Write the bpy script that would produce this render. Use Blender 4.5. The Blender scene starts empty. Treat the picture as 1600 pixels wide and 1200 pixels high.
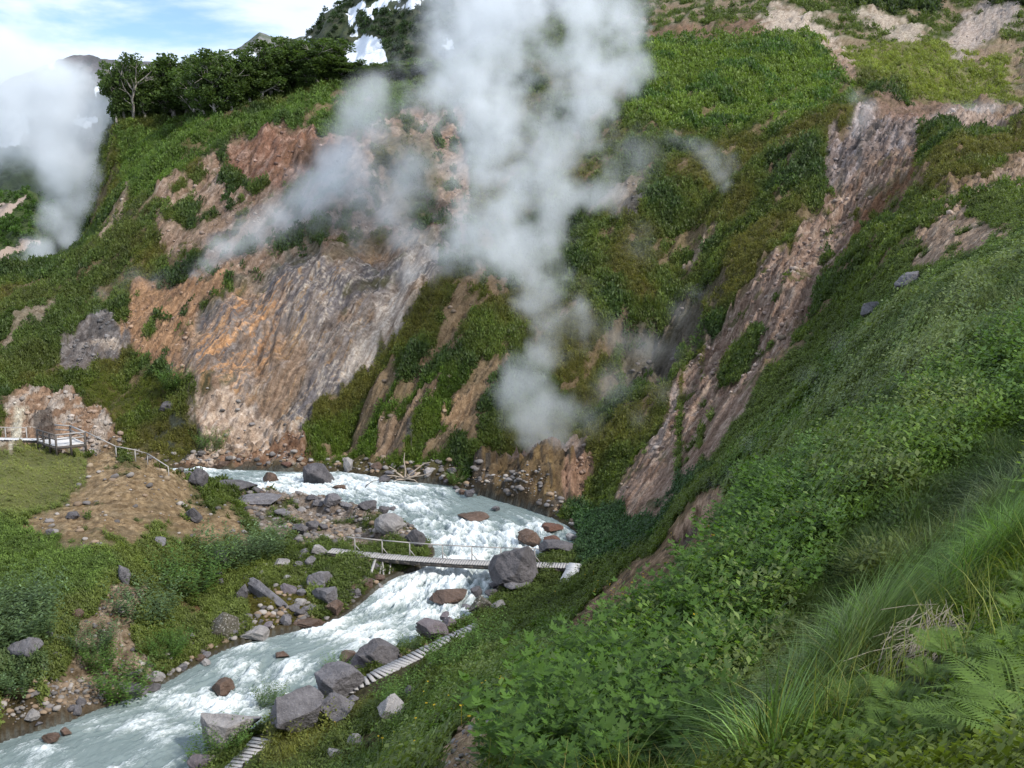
import bpy, math, random, numpy as np
from math import radians
rng = np.random.default_rng(7); random.seed(7)
S = bpy.context.scene; COL = S.collection
# ------------------------------------------------------------------ camera model (photo pixels 1600x1200)
F = 1570.0; PITCH = radians(9.0); CP, SP = math.cos(PITCH), math.sin(PITCH)
def ray(u, v):
    b = (600 - v) / F; a = (u - 800) / F; y = CP + SP * b
    return a / y, (-SP + CP * b) / y          # X/Y , Z/Y
def E(v): return ray(800, v)[1]
def P(u, v, Y):
    t, e = ray(u, v); return (t * Y, Y, e * Y)
def to_px(X, Y, Z):
    d = Y * CP - Z * SP; up = Y * SP + Z * CP
    return 800 + F * X / d, 600 - F * up / d
def zwater(Y): return -25 + 0.025 * (Y - 70)
def W(u, v):
    e = ray(u, v)[1]; return (-25 - 0.025 * 70) / (e - 0.025)
# ------------------------------------------------------------------ numpy noise
_perm = np.random.default_rng(3).permutation(1024)
_an = np.random.default_rng(4).uniform(0, 2 * math.pi, 1024); _gx, _gy = np.cos(_an).astype(np.float32), np.sin(_an).astype(np.float32)
def noise(x, y, z=0.0):
    """2-D gradient noise; z picks an independent layer"""
    x, y = np.broadcast_arrays(np.asarray(x, np.float32), np.asarray(y, np.float32))
    xi, yi = np.floor(x), np.floor(y); xf, yf = x - xi, y - yi; xi = xi.astype(np.int32) + int(z * 71); yi = yi.astype(np.int32)
    f = lambda t: t * t * t * (t * (t * 6 - 15) + 10)
    ux, uy = f(xf), f(yf); r = 0
    for dx in (0, 1):
        hx = _perm[(xi + dx) & 1023]
        for dy in (0, 1):
            h = _perm[(hx + yi + dy) & 1023]
            d = _gx[h] * (xf - dx) + _gy[h] * (yf - dy)
            r = r + d * (ux if dx else 1 - ux) * (uy if dy else 1 - uy)
    return r * 1.5
def fbm(x, y, z=0.0, o=4, g=0.5):
    r, a, s = 0, 1.0, 1.0
    for i in range(o): r = r + a * noise(x * s + 17.3 * i, y * s + 5.1 * i, z + 1.7 * i); a *= g; s *= 2.03
    return r
def sstep(x, a, b):
    t = np.clip((x - a) / (b - a), 0, 1); return t * t * (3 - 2 * t)
def sdf(px, py, poly):
    """signed distance to a polygon, positive inside"""
    poly = np.asarray(poly, float); n = len(poly)
    d2 = np.full(px.shape, 1e18); ins = np.zeros(px.shape, bool)
    for i in range(n):
        a, b = poly[i], poly[(i + 1) % n]; e = b - a
        wx, wy = px - a[0], py - a[1]
        t = np.clip((wx * e[0] + wy * e[1]) / (e @ e + 1e-12), 0, 1)
        d2 = np.minimum(d2, (wx - e[0] * t) ** 2 + (wy - e[1] * t) ** 2)
        if a[1] != b[1]:
            c = ((a[1] > py) != (b[1] > py)) & (px < (b[0] - a[0]) * (py - a[1]) / (b[1] - a[1]) + a[0])
            ins ^= c
    d = np.sqrt(d2); return np.where(ins, d, -d)
# ------------------------------------------------------------------ object helpers
def tag(o, label=None, cat=None, group=None, kind=None):
    if label: o['label'] = label
    if cat: o['category'] = cat
    if group: o['group'] = group
    if kind: o['kind'] = kind
    return o
def link(name, me, mat=None, parent=None):
    o = bpy.data.objects.new(name, me); COL.objects.link(o)
    if mat is not None:
        me.materials.clear(); me.materials.append(mat)
    if parent is not None: o.parent = parent
    return o
def empty(name, loc, label, cat, group=None, rz=0.0):
    o = bpy.data.objects.new(name, None); COL.objects.link(o); o.location = loc; o.rotation_euler = (0, 0, rz)
    return tag(o, label, cat, group)
def np_mesh(name, verts, faces, smooth=False):
    """verts (n,3); faces (m,k) int array with constant k"""
    me = bpy.data.meshes.new(name); verts = np.ascontiguousarray(verts, np.float32); faces = np.ascontiguousarray(faces, np.int32)
    m, k = faces.shape
    me.vertices.add(len(verts)); me.vertices.foreach_set('co', verts.ravel())
    me.loops.add(m * k); me.loops.foreach_set('vertex_index', faces.ravel())
    me.polygons.add(m); me.polygons.foreach_set('loop_start', np.arange(0, m * k, k, dtype=np.int32))
    try: me.polygons.foreach_set('loop_total', np.full(m, k, np.int32))
    except Exception: pass
    if smooth: me.polygons.foreach_set('use_smooth', np.ones(m, bool))
    me.update(calc_edges=True); return me
def vattr(me, name, data):
    data = np.asarray(data, np.float32)
    if data.ndim == 1:
        a = me.attributes.new(name, 'FLOAT', 'POINT'); a.data.foreach_set('value', np.ascontiguousarray(data))
    else:
        if data.shape[1] == 3: data = np.concatenate([data, np.ones((len(data), 1), np.float32)], 1)
        a = me.attributes.new(name, 'FLOAT_COLOR', 'POINT'); a.data.foreach_set('color', np.ascontiguousarray(data).ravel())
def grid_faces(nr, nc):
    i = np.arange(nr - 1)[:, None] * nc + np.arange(nc - 1)[None, :]
    return np.stack([i, i + 1, i + nc + 1, i + nc], -1).reshape(-1, 4)
# ------------------------------------------------------------------ shader helpers
class N:
    def __init__(s, name, rough=0.9):
        s.m = bpy.data.materials.new(name); s.m.use_nodes = True; s.t = s.m.node_tree; s.n = s.t.nodes
        s.b = s.n['Principled BSDF']; s.b.inputs['Roughness'].default_value = rough
        s.b.inputs['Specular IOR Level'].default_value = 0.25; s.out = s.n['Material Output']
    def new(s, typ, **kw):
        n = s.n.new(typ)
        for k, v in kw.items(): setattr(n, k, v)
        return n
    def put(s, sock, v):
        if isinstance(v, bpy.types.NodeSocket): s.t.links.new(v, sock)
        elif v is not None: sock.default_value = v
    def attr(s, name, out='Color'):
        return s.new('ShaderNodeAttribute', attribute_name=name).outputs[out]
    def pos(s, obj=False):
        if obj: return s.new('ShaderNodeTexCoord').outputs['Object']
        return s.new('ShaderNodeNewGeometry').outputs['Position']
    def mapv(s, v, scale=(1, 1, 1), rot=(0, 0, 0), loc=(0, 0, 0)):
        n = s.new('ShaderNodeMapping'); s.put(n.inputs['Vector'], v)
        n.inputs['Scale'].default_value = scale; n.inputs['Rotation'].default_value = rot; n.inputs['Location'].default_value = loc
        return n.outputs[0]
    def noise(s, v, scale, det=4, rough=0.55, dist=0.0, out='Fac'):
        n = s.new('ShaderNodeTexNoise'); s.put(n.inputs['Vector'], v)
        n.inputs['Scale'].default_value = scale; n.inputs['Detail'].default_value = det
        n.inputs['Roughness'].default_value = rough; n.inputs['Distortion'].default_value = dist
        return n.outputs[out]
    def voro(s, v, scale, feat='F1', out='Distance'):
        n = s.new('ShaderNodeTexVoronoi', feature=feat); s.put(n.inputs['Vector'], v); n.inputs['Scale'].default_value = scale
        return n.outputs[out]
    def math(s, op, a, b=None, c=None, clamp=False):
        n = s.new('ShaderNodeMath', operation=op, use_clamp=clamp)
        s.put(n.inputs[0], a); s.put(n.inputs[1], b)
        if c is not None: s.put(n.inputs[2], c)
        return n.outputs[0]
    def ramp(s, f, a, b, lo=0.0, hi=1.0):
        n = s.new('ShaderNodeMapRange', interpolation_type='SMOOTHSTEP'); s.put(n.inputs['Value'], f)
        for k, v in zip((1, 2, 3, 4), (a, b, lo, hi)): n.inputs[k].default_value = v
        return n.outputs[0]
    def mix(s, f, a, b, mode='MIX'):
        n = s.new('ShaderNodeMix', data_type='RGBA', blend_type=mode)
        s.put(n.inputs[0], f)
        for k, v in ((6, a), (7, b)):
            s.put(n.inputs[k], (*v, 1) if isinstance(v, tuple) and len(v) == 3 else v)
        return n.outputs[2]
    def bump(s, h, strength=0.5, dist=0.1):
        n = s.new('ShaderNodeBump'); s.put(n.inputs['Height'], h)
        n.inputs['Strength'].default_value = strength; n.inputs['Distance'].default_value = dist
        s.t.links.new(n.outputs[0], s.b.inputs['Normal'])
    def color(s, c): s.put(s.b.inputs['Base Color'], (*c, 1) if isinstance(c, tuple) and len(c) == 3 else c); return s
# ------------------------------------------------------------------ terrain: surveyed points (photo pixel, distance) -> heightfield
CTRL = '''1600,1200,4.2 1400,1200,5 1200,1200,6.5 1600,1050,6 1450,1060,7 1340,1110,7.5 1600,920,9.5 1470,1000,9
1160,1198,8.5 1250,1110,9.5 1350,1020,10.5 1450,960,11.5 1600,850,13
1150,1215,11.5 1250,1140,13 1350,1055,14.5 1450,955,16 1600,820,18
850,1200,11 1000,1150,13 1060,1050,16 1110,980,18.5 1200,900,20.5 1300,820,22 1450,720,24 1600,620,26
1600,520,32 1450,600,32 1300,700,30 1150,850,26 1000,980,22 900,1040,22 800,1110,18 700,1200,22
1600,375,46 1500,425,46 1400,485,47 1300,575,49 1200,670,52 1130,745,55 1130,800,52 1050,860,50 1000,905,48 950,945,44 900,930,60 890,893,68
1450,530,38 1300,650,38 1200,760,38 1100,860,37 1000,935,37 900,1000,36 800,1050,36 700,1130,34 600,1200,36
620,1100,46 700,1050,49 800,980,55 850,940,60 380,1180,44.3 450,1135,47 580,1060,51.7 750,980,57.8 300,1280,39 500,1250,37
0,700,84 100,705,84 200,716,82 0,800,68 150,800,70 100,760,76 250,780,75 0,900,60 200,880,62 0,1000,53 100,960,56 60,1080,48.6 0,1110,47.2 -100,1000,52 -150,850,62 -150,720,82
450,800,83 560,828,79 520,862,72 480,880,70 400,850,74 350,830,75 330,870,70 300,790,77 350,802,78 270,750,85 250,736,88 150,712,88 0,708,90 400,772,89 280,950,62 330,980,60 200,1000,55.5 230,900,64 400,920,65 480,940,64
0,690,100 0,600,112 0,520,125 0,445,140 0,455,165 -150,540,125 -150,480,150 -150,480,180
130,385,150 100,560,118 130,480,130 180,195,185 180,300,166 200,240,178 130,400,175 90,410,152 60,425,165
240,690,104 250,620,110 200,540,120 250,450,132 280,380,140 280,300,150 330,260,156 330,190,172 280,190,184
420,700,104 430,645,107 450,560,111 500,480,115 530,402,121 560,385,130 500,378,130 450,360,136 450,300,143 450,260,147 480,215,152 480,180,165 480,142,178 600,130,182 640,130,184 330,560,112 330,460,122 340,420,128
520,625,108 580,540,112 640,450,117 660,397,122
560,700,102 520,695,103 580,640,104 650,565,106 700,495,110 730,430,116 760,400,124 700,680,98.5 740,600,103 780,520,109
850,728,91 800,722,95 870,700,95 850,650,100 850,560,108 850,450,120 850,350,135 850,250,150 850,150,168 750,350,138 750,250,154 750,130,176 650,350,136 650,250,150 650,190,165
950,700,91 900,800,86 900,765,88 960,785,80 1000,720,84 1050,745,76 960,640,97 1000,540,108 1050,600,96 1100,650,84 1100,500,106 1200,520,92 1200,420,105 1050,400,122 1100,300,133 1000,300,137 950,380,128 1200,300,126 1250,230,132 1330,177,136 1420,172,136 1300,350,113 1350,280,119 1250,430,98 1400,330,101 1300,500,84 1400,420,80 1500,330,82 1480,260,98 1560,212,110 1600,192,115 1600,300,86 1550,370,66 1600,398,56 1500,455,55 1400,525,55 1300,612,57 1200,705,61 1180,600,80
1400,190,160 1300,80,222 1300,130,185 1200,105,195 1050,130,182 1050,82,207 1150,66,215 1100,180,160 1000,200,157 1000,120,184 1200,180,157 1280,62,228 1290,75,250
1250,35,270 1100,40,290 1000,30,320 1400,60,255 1450,85,240 1550,160,190 1600,60,260 1600,0,300 1500,20,310 1460,92,232 1520,140,202 1590,168,182 1600,120,205 1400,-60,360 1200,-40,390 1000,-30,430 1600,-80,370 1750,0,300 1750,150,190 1750,300,90 1750,600,26 1750,1000,7 1480,100,215 1400,110,200 1350,120,190
200,225,225 400,205,235 600,160,235 800,120,235 0,470,230 -150,500,230 950,90,240 200,240,300 500,200,330 800,90,330 0,480,330 900,0,440 500,190,450 0,480,450 1300,-60,450 -250,700,90 -250,600,120'''
cu, cv, cy = np.array([[float(q) for q in s.split(',')] for s in CTRL.split()]).T
# river banks: photo pixels of both edges, station by station downstream
RIV = np.array([(150,726,150,742),(240,730,240,746),(330,733,330,757),(400,734,405,768),(470,737,460,775),(540,738,520,783),(620,750,580,795),(700,758,625,812),(780,782,655,830),(845,802,672,845),
 (900,834,680,862),(885,858,665,885),(800,885,610,905),(770,930,560,945),(735,965,520,970),(660,1000,440,990),(590,1030,350,1015),(540,1065,270,1060),(480,1105,190,1095),(410,1137,110,1125),(335,1170,20,1152),(290,1225,-80,1190),(250,1300,-180,1230),(180,1400,-320,1290)], float)
def W_xy(u, v):
    Y = W(u, v); return np.array([ray(u, v)[0] * Y, Y])
bankF = np.array([W_xy(a, b) for a, b, _, _ in RIV]); bankN = np.array([W_xy(c, d) for _, _, c, d in RIV])
def catmull(p, n):
    p = np.asarray(p, float); m = len(p); t = np.linspace(0, m - 1, n); i = np.clip(t.astype(int), 0, m - 2); f = (t - i)[:, None]
    g = lambda k: p[np.clip(i + k, 0, m - 1)]
    a, b, c, d = g(-1), g(0), g(1), g(2)
    return 0.5 * (2 * b + (c - a) * f + (2 * a - 5 * b + 4 * c - d) * f ** 2 + (3 * b - a - 3 * c + d) * f ** 3)
RF, RN = catmull(bankF, 260), catmull(bankN, 260)
riv_poly = np.concatenate([RF[::3], RN[::-3]])
ext = [(x, y) for q in (bankF, bankN) for x, y in q[1:22]]
tt = np.concatenate([ray(cu, cv)[0], [x / y for x, y in ext]]); ly = np.concatenate([np.log(cy), [math.log(y) for x, y in ext]])
ee = np.concatenate([ray(cu, cv)[1], [(zwater(y) + .1) / y for x, y in ext]])
KT = 2.2
def tps_fit(x, y, v, lam=2e-4):
    n = len(x); r2 = (x[:, None] - x) ** 2 + (y[:, None] - y) ** 2
    K = 0.5 * r2 * np.log(r2 + 1e-12) + lam * np.eye(n); Q = np.stack([np.ones(n), x, y], 1)
    A = np.block([[K, Q], [Q.T, np.zeros((3, 3))]]); return np.linalg.solve(A, np.concatenate([v, np.zeros(3)]))
sol = tps_fit(tt * KT, ly, ee)
def tps(x, y):
    r = sol[-3] + sol[-2] * x + sol[-1] * y
    for a, b, w in zip(tt * KT, ly, sol): 
        r2 = (x - a) ** 2 + (y - b) ** 2; r = r + w * 0.5 * r2 * np.log(r2 + 1e-12)
    return r
def seg(a, b, n): return np.exp(np.linspace(math.log(a), math.log(b), n, endpoint=False))
Yr = np.concatenate([seg(2.2, 20, 190), seg(20, 60, 230), seg(60, 95, 200), seg(95, 135, 290), seg(135, 235, 250), seg(235, 430, 60), [430]])
Tc = np.linspace(-0.85, 0.85, 940); NR, NC = len(Yr), len(Tc)
gy = np.linspace(math.log(2.1), math.log(435), 300); gt = np.linspace(-0.86, 0.86, 200)
GE = tps(*np.meshgrid(gt * KT, gy))
def bilin(G, t, l):
    a = (t - gt[0]) / (gt[1] - gt[0]); b = (l - gy[0]) / (gy[1] - gy[0])
    i = np.clip(a.astype(int), 0, len(gt) - 2); j = np.clip(b.astype(int), 0, len(gy) - 2); a = a - i; b = b - j
    return (G[j, i] * (1 - a) + G[j, i + 1] * a) * (1 - b) + (G[j + 1, i] * (1 - a) + G[j + 1, i + 1] * a) * b
TT, YY = np.meshgrid(Tc, Yr); X = TT * YY
Z0 = bilin(GE, TT, np.log(YY)) * YY
U0, V0 = to_px(X, YY, Z0)
sc_ = np.clip(YY / 110, 0.05, 1.6)
fall = X * .82 - YY * .57; along = X * .57 + YY * .82
rag = fbm(fall / (1.6 * sc_), along / (7 * sc_), 21.2, 4, .65)
wu = U0 + 9 * fbm(X / (2.2 * sc_), YY / (2.2 * sc_), 1.7, 3) + 15 * rag * sstep(YY, 30, 60); wv = V0 + 9 * fbm(X / (2.2 * sc_), YY / (2.2 * sc_), 8.2, 3) + 9 * fbm(fall / (5 * sc_), along / (12 * sc_), 22.2, 3) * sstep(YY, 30, 60)   # ragged region edges
def region(poly, soft=8):
    p = [tuple(float(q) for q in s.split(',')) for s in poly.split()]
    xs = [a for a, _ in p]; ys = [b for _, b in p]
    r = np.zeros(X.shape); m = (wu > min(xs) - soft) & (wu < max(xs) + soft) & (wv > min(ys) - soft) & (wv < max(ys) + soft)
    if m.any(): r[m] = sstep(sdf(wu[m], wv[m], p), -soft * .5, soft * .5)
    return r
CLIFF = '300,600 288,560 320,480 380,430 480,398 600,385 700,380 660,460 600,550 545,610 495,655 465,700 350,722 300,650'
far = sstep(YY, 70, 95)
m_cliff = region(CLIFF, 20)
# relief: broad lumps, ribs down the fall line, fine roughness
rib = fbm(fall / 7 + .6 * noise(X / 20, YY / 20, 3.), along / 45, 2.2, 4)
dz = far * (1.5 * rib * (1 - .5 * m_cliff) + .8 * fbm(X / 14, YY / 14, .4, 3))
crib = fbm(fall / 4.5 + 1.1 * noise(along / 8, fall / 6, 1.), along / 18, 4.4, 4, .6)
dz += m_cliff * (1.0 * np.abs(crib) - .3 + .9 * fbm(fall / 6, along / 6, 2., 4, .55))
near = 1 - far
dz += near * (.02 * np.minimum(YY, 40) * fbm(X / (.12 * YY + 1), YY / (.12 * YY + 1), .9, 3) * np.where(Z0 > zwater(YY) + 2, 1, .3) + .1 * fbm(X / 1.1, YY / 1.1, 5., 3) * sstep(YY, 20, 50))
dz += far * .22 * fbm(X / 1.4, YY / 1.4, 3.3, 4, .6)
rub = region('300,640 340,610 480,690 480,735 400,738 280,732 330,690', 14)
dz += rub * (.7 * np.abs(fbm(X / 1.6, YY / 1.6, 6., 4, .6)))
steep_scar = region('340,265 420,275 500,262 560,255 560,215 480,205 400,215 350,245', 12)
dz += steep_scar * 1.2 * fbm(X / 3.5, YY / 5, 9., 4, .6)
outc = region('745,790 742,742 780,715 850,712 890,730 885,800 830,815', 10); dz += outc * (1.2 + .8 * fbm(X / 2.8, YY / 2.8, 2.6, 3, .45))
vh = region('965,530 1030,470 1110,445 1105,500 1045,580 985,590', 70); dz -= vh * 2.2 + vh * .8 * fbm(X / 3, YY / 3, 7.7, 4, .6)
gully = region('1060,840 1110,800 1135,800 1125,835 1075,862', 12); dz -= gully * .8
Z = Z0 + dz
dr = np.full(X.shape, -50.0)
mr = (YY > 30) & (YY < 125) & (X < 20); dr[mr] = sdf(X[mr], YY[mr], riv_poly)
zw = zwater(YY)
out = np.clip(-dr, 0, 6)
nb = noise(X / 1.5, YY / 1.5, 4.)
lo = zw + .05 + (.3 + .15 * nb) * out - .3 * (1 - sstep(out, 0, .4)); hi = zw + .15 + (1.5 + .9 * nb) * out + np.clip(out - 2.5, 0, 9) ** 2 * 2
bz = np.clip(Z, lo, hi); Z = np.where((dr > -4.5) & (dr <= 0), Z + (bz - Z) * (1 - sstep(out, 3., 4.5)), Z)
Z = np.where(dr > 0, zw - .25 - .4 * np.clip(dr, 0, 3), Z)
def height(x, y):
    """terrain height at world x,y (arrays)"""
    x = np.asarray(x, float); y = np.asarray(y, float)
    c = (x / y - Tc[0]) / (Tc[1] - Tc[0]); r = np.interp(y, Yr, np.arange(NR))
    i = np.clip(c.astype(int), 0, NC - 2); j = np.clip(r.astype(int), 0, NR - 2); a = np.clip(c - i, 0, 1); b = np.clip(r - j, 0, 1)
    return (Z[j, i] * (1 - a) + Z[j, i + 1] * a) * (1 - b) + (Z[j + 1, i] * (1 - a) + Z[j + 1, i + 1] * a) * b
_ys = np.exp(np.linspace(math.log(2.3), math.log(428), 4000))
def hit(u, v, water=True):
    """where the line of sight through a photo pixel meets the ground (or the river)"""
    t, e = ray(u, v); h = height(t * _ys, _ys)
    if water: h = np.maximum(h, np.where((_ys > 30) & (_ys < 125), zwater(_ys), -99))
    k = np.nonzero(h >= e * _ys)[0]; k = k[0] if len(k) else len(_ys) - 1
    Y = _ys[k]; return np.array([t * Y, Y, h[k]])
# what can be seen from the front (for choosing where plants are worth growing)
EE = Z / YY; run = np.maximum.accumulate(EE, 0)
vis = EE > np.concatenate([np.full((1, NC), -9), run[:-1]]) - .012
# ------------------------------------------------------------------ what the ground is made of
bc = np.empty(X.shape + (3,)); bc[:] = (.052, .050, .024); vg = np.ones(X.shape); wet = np.zeros(X.shape)
def lay(w, col, amt=1.0, veg=None):
    w = w * amt
    bc[:] = bc + (np.asarray(col) - bc) * w[..., None]
    if veg is not None: vg[:] = vg + (veg - vg) * w
def paint(poly, col, soft=8, amt=1.0, veg=0.0): lay(region(poly, soft), col, amt, veg)
PINK, RED, PALE, GREY, OCHRE, BROWN = (.29, .205, .155), (.20, .10, .068), (.44, .38, .32), (.25, .225, .215), (.30, .205, .105), (.13, .085, .045)
mott = fbm(fall / 3.5, along / 11, 1.2, 4, .6); mo2 = fbm(X / 3, YY / 3, 2.2, 4, .6); mo3 = fbm(X / 9, YY / 9, 7.2, 3)
fine = fbm(fall / .9, along / 2.6, 3.2, 3, .6)
farm = sstep(YY, 80, 96) * (1 - sstep(YY, 175, 200))
# patches of bare soil breaking the turf on the far slopes
lay(farm * sstep(mott, .28, .6), (.24, .165, .11), .75, .15)
lay(farm * sstep(mo2, .2, .5), BROWN, .6, .4)
# top of the valley: pale and reddish ground far behind
upper = region('960,25 1180,-60 1650,-120 1650,175 1540,168 1460,150 1340,130 1285,62 1100,62 1000,66', 14) * sstep(YY, 170, 200)
lay(upper * sstep(mo3 + .5 * mo2, -.25, .2), (.32, .27, .20), .85, .15)
lay(upper * sstep(mo3, .0, .4), (.24, .15, .11), .6, .3)
lay(region('1285,85 1450,70 1560,120 1600,175 1400,155', 24), (.13, .12, .055), .65, .75)
paint('1010,42 1190,30 1200,56 1010,64', RED, 14, .75, .2)
paint('1188,12 1255,14 1300,48 1340,118 1322,128 1280,64 1200,56', PALE, 14, .95, .03)
paint('1290,62 1345,118 1335,132 1290,100', PINK, 12, .9, .1)
paint('1325,25 1380,12 1440,45 1448,78 1400,62', PALE, 16, .9, .1)
paint('1468,72 1560,-30 1620,-50 1600,30 1545,62 1500,92', (.42, .36, .33), 20, .9, .08)
paint('1520,70 1600,55 1600,95 1520,100', PINK, 16, .8, .15)
paint('1470,95 1600,160 1600,182 1540,165', (.30, .27, .2), 14, .5, .5)
paint('1280,110 1340,132 1450,150 1380,150 1300,140', BROWN, 12, .8, .3)
# red scar and the pale pink ground below it
w = region('235,300 300,262 345,232 390,205 560,200 650,170 720,170 740,300 720,382 600,385 470,396 400,430 300,445 245,405 225,350', 22)
lay(w * sstep(mott + .6 * mo2, -1.0, -.5), PINK, .95, .03)
lay(w * sstep(mo2 + .5 * mo3 + .4 * rag, .2, .5), (.07, .06, .025), .75, .85); lay(w * sstep(fine, .1, .5), (.42, .34, .28), .6); lay(w * sstep(-fine, .25, .6), (.17, .1, .06), .6)
lay(region('345,290 355,240 390,212 470,203 560,210 556,252 500,262 430,282', 14), RED, .85, .05)
lay(region('345,290 355,240 390,212 470,203 560,210 556,252 500,262 430,282', 14) * sstep(fine, .1, .5), (.36, .25, .2), .6, 0)
paint('460,240 500,215 556,212 548,262 490,275', (.09, .05, .035), 10, .8, .1)
paint('250,338 300,330 345,345 330,380 260,390', PINK, 14, .7, .15)
paint('240,330 310,318 320,345 265,352', (.06, .06, .02), 12, .9, .9)
paint('330,292 372,280 420,278 405,288 350,298', (.07, .065, .02), 6, 1, .9)
paint('590,230 640,190 690,260 680,350 620,360', (.06, .07, .025), 30, .5, .7)
# warm ground left of the terraces
w = region('185,520 205,468 300,440 345,425 325,470 300,560 290,610 225,570', 16)
lay(w * sstep(mo2, -.9, -.4), (.36, .22, .13), .95, .03); lay(w * sstep(fine, .1, .6), (.2, .13, .09), .7, 0)
paint('90,570 98,532 175,492 203,530 185,562 120,582', (.17, .155, .15), 8, 1, 0)
paint('108,545 150,515 180,500 190,512 150,534', (.075, .07, .07), 8, .9, 0)
paint('140,545 185,528 195,545 150,556', PALE, 8, .7, 0)
paint('8,690 12,640 38,612 110,608 150,640 192,690 150,702 0,705', (.28, .19, .13), 12, 1, 0)
lay(region('8,690 12,640 38,612 110,608 150,640 192,690 150,702 0,705', 12) * sstep(fbm(X / 2.2, YY / 6, 2.7, 4, .6), .02, .3), (.42, .38, .34), .8, 0)
paint('20,700 28,640 48,645 38,700', (.62, .60, .5), 6, .9, 0)
paint('60,660 76,640 86,690 64,696', (.07, .06, .055), 6, .8, 0)
paint('0,548 30,505 85,455 92,462 50,520 20,552', (.33, .27, .22), 8, .75, .1)
paint('145,372 205,287 216,296 152,388', (.34, .27, .2), 5, .9, .05)
lay(region('195,690 290,600 330,680 290,735 200,735', 16), (.05, .05, .018), .9, .6)
lay(region('240,690 270,650 330,690 330,730 255,730', 8) * sstep(mo2, -.2, .1), (.035, .045, .04), .9, .1)
# the stained sinter wall: grey, tan, orange and olive bands running down the fall line
wob = .8 * noise(along / 9, fall / 6, 2.) + .22 * noise(along / 2.5, fall / 1.5, 5.)
st = fbm(fall / 1.9 + wob, along / 24, 6.6, 5, .62); st2 = fbm(fall / .6 + 1.4 * wob, along / 12, 3.6, 5, .65); st3 = fbm(fall / 5 + wob, along / 18, 1.1, 4)
cliff = region(CLIFF, 26); mo4 = fbm(fall / 7, along / 9, 61.2, 4, .6); l1 = 1 - np.abs(st) * 5; l2 = 1 - np.abs(st2) * 4; l3 = 1 - np.abs(fbm(fall / 1.2 + wob, along / 14, 63.2, 5, .65)) * 5
lay(cliff, (.24, .205, .185), 1, 0)
lay(cliff * sstep(mo4, .0, .4), (.135, .125, .132), .9)
lay(cliff * sstep(-mo4 + .4 * mo2, .05, .5), (.29, .195, .125), .75)
lay(cliff * sstep(st, .2, .5) * sstep(mo2, -.3, .3), (.13, .12, .12), .7)
lay(cliff * sstep(-st3, .2, .5) * sstep(mo2 + fine * .4, -.1, .3), (.10, .09, .04), .8, .25)
lay(cliff * sstep(l1, .2, .9) * sstep(st3 + .4 * mo2, -.2, .3), (.36, .24, .13), .85)
lay(cliff * sstep(l3, .2, .9) * sstep(mo4, -.6, -.1), (.48, .43, .37), .8)
lay(cliff * sstep(l2, .4, .95) * sstep(-mo4, -.3, .3), (.085, .075, .06), .65)
og = region('300,600 310,520 370,450 440,440 430,520 380,620', 60); lay(cliff * og * sstep(np.maximum(l1, l3), .1, .8), (.52, .29, .14), .9); lay(cliff * og * sstep(st2, .2, .5), (.20, .13, .085), .6)
cr = region('540,610 590,500 650,400 690,385 670,440 610,540', 50); lay(cliff * region('535,600 585,500 640,400 668,390 650,440 600,530 560,600', 22), (.50, .45, .40), .65); lay(cliff * cr * sstep(np.maximum(l1, l3) + .5 * st2, -.6, .4), (.56, .50, .44), .9)
w = rub
lay(w, (.38, .28, .2), 1, 0); lay(w * sstep(fbm(X / 1.1, YY / 1.1, 3.4, 4, .65), .0, .4), (.56, .48, .42), .85, 0); lay(w * sstep(-fbm(X / 1.3, YY / 1.3, 5.4, 4, .65), .1, .5), (.13, .10, .08), .85, 0)
paint('300,615 330,610 400,655 440,690 380,690 320,660', (.52, .42, .34), 12, .6)
paint('370,722 480,700 490,735 270,733 280,722', (.17, .085, .045), 6, .7)
# green spur and its bare faces
w = region('470,690 500,650 560,600 640,520 690,440 740,410 790,420 790,560 760,700 740,770 640,752 540,738', 12)
lay(w, (.055, .055, .02), .6, .95)
lay(w * sstep(mott, .0, .3), (.26, .18, .12), .8, .1)
paint('692,662 700,625 742,588 745,612 738,650 720,680', (.34, .235, .14), 8, 1, 0)
paint('575,712 590,670 640,630 690,580 700,590 660,640 640,690 610,715', (.24, .17, .12), 8, .9, .05)
paint('628,690 640,655 652,650 650,700', (.10, .10, .10), 6, .9, 0)
paint('500,735 640,752 740,772 745,745 680,730 560,715', (.085, .06, .03), 6, .8, .15)
# rock outcrop under the steaming vent
paint('742,792 742,740 790,700 870,700 915,705 900,745 885,812 830,818', (.125, .088, .048), 10, 1, 0)
w = region('742,792 742,740 790,700 870,700 915,705 900,745 885,812 830,818', 10)
lay(w * sstep(fbm(X / 1.0, YY / 8, 3.9, 3, .6), .05, .35), (.185, .13, .06), .75, 0); lay(w * sstep(fbm(X / .8, YY / 6, 7.9, 3, .6), .1, .4), (.055, .05, .045), .9, 0)
paint('780,712 850,690 920,690 900,725 800,725', (.24, .19, .17), 10, .8, 0)
paint('870,770 900,720 930,720 905,780 890,815', (.27, .17, .12), 8, .9, 0)
lay(vh, (.085, .08, .08), .95, .05); lay(region('880,640 960,560 1000,470 1120,430 1110,520 1040,600 950,690', 40), (.12, .095, .08), .6, .3)
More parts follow.
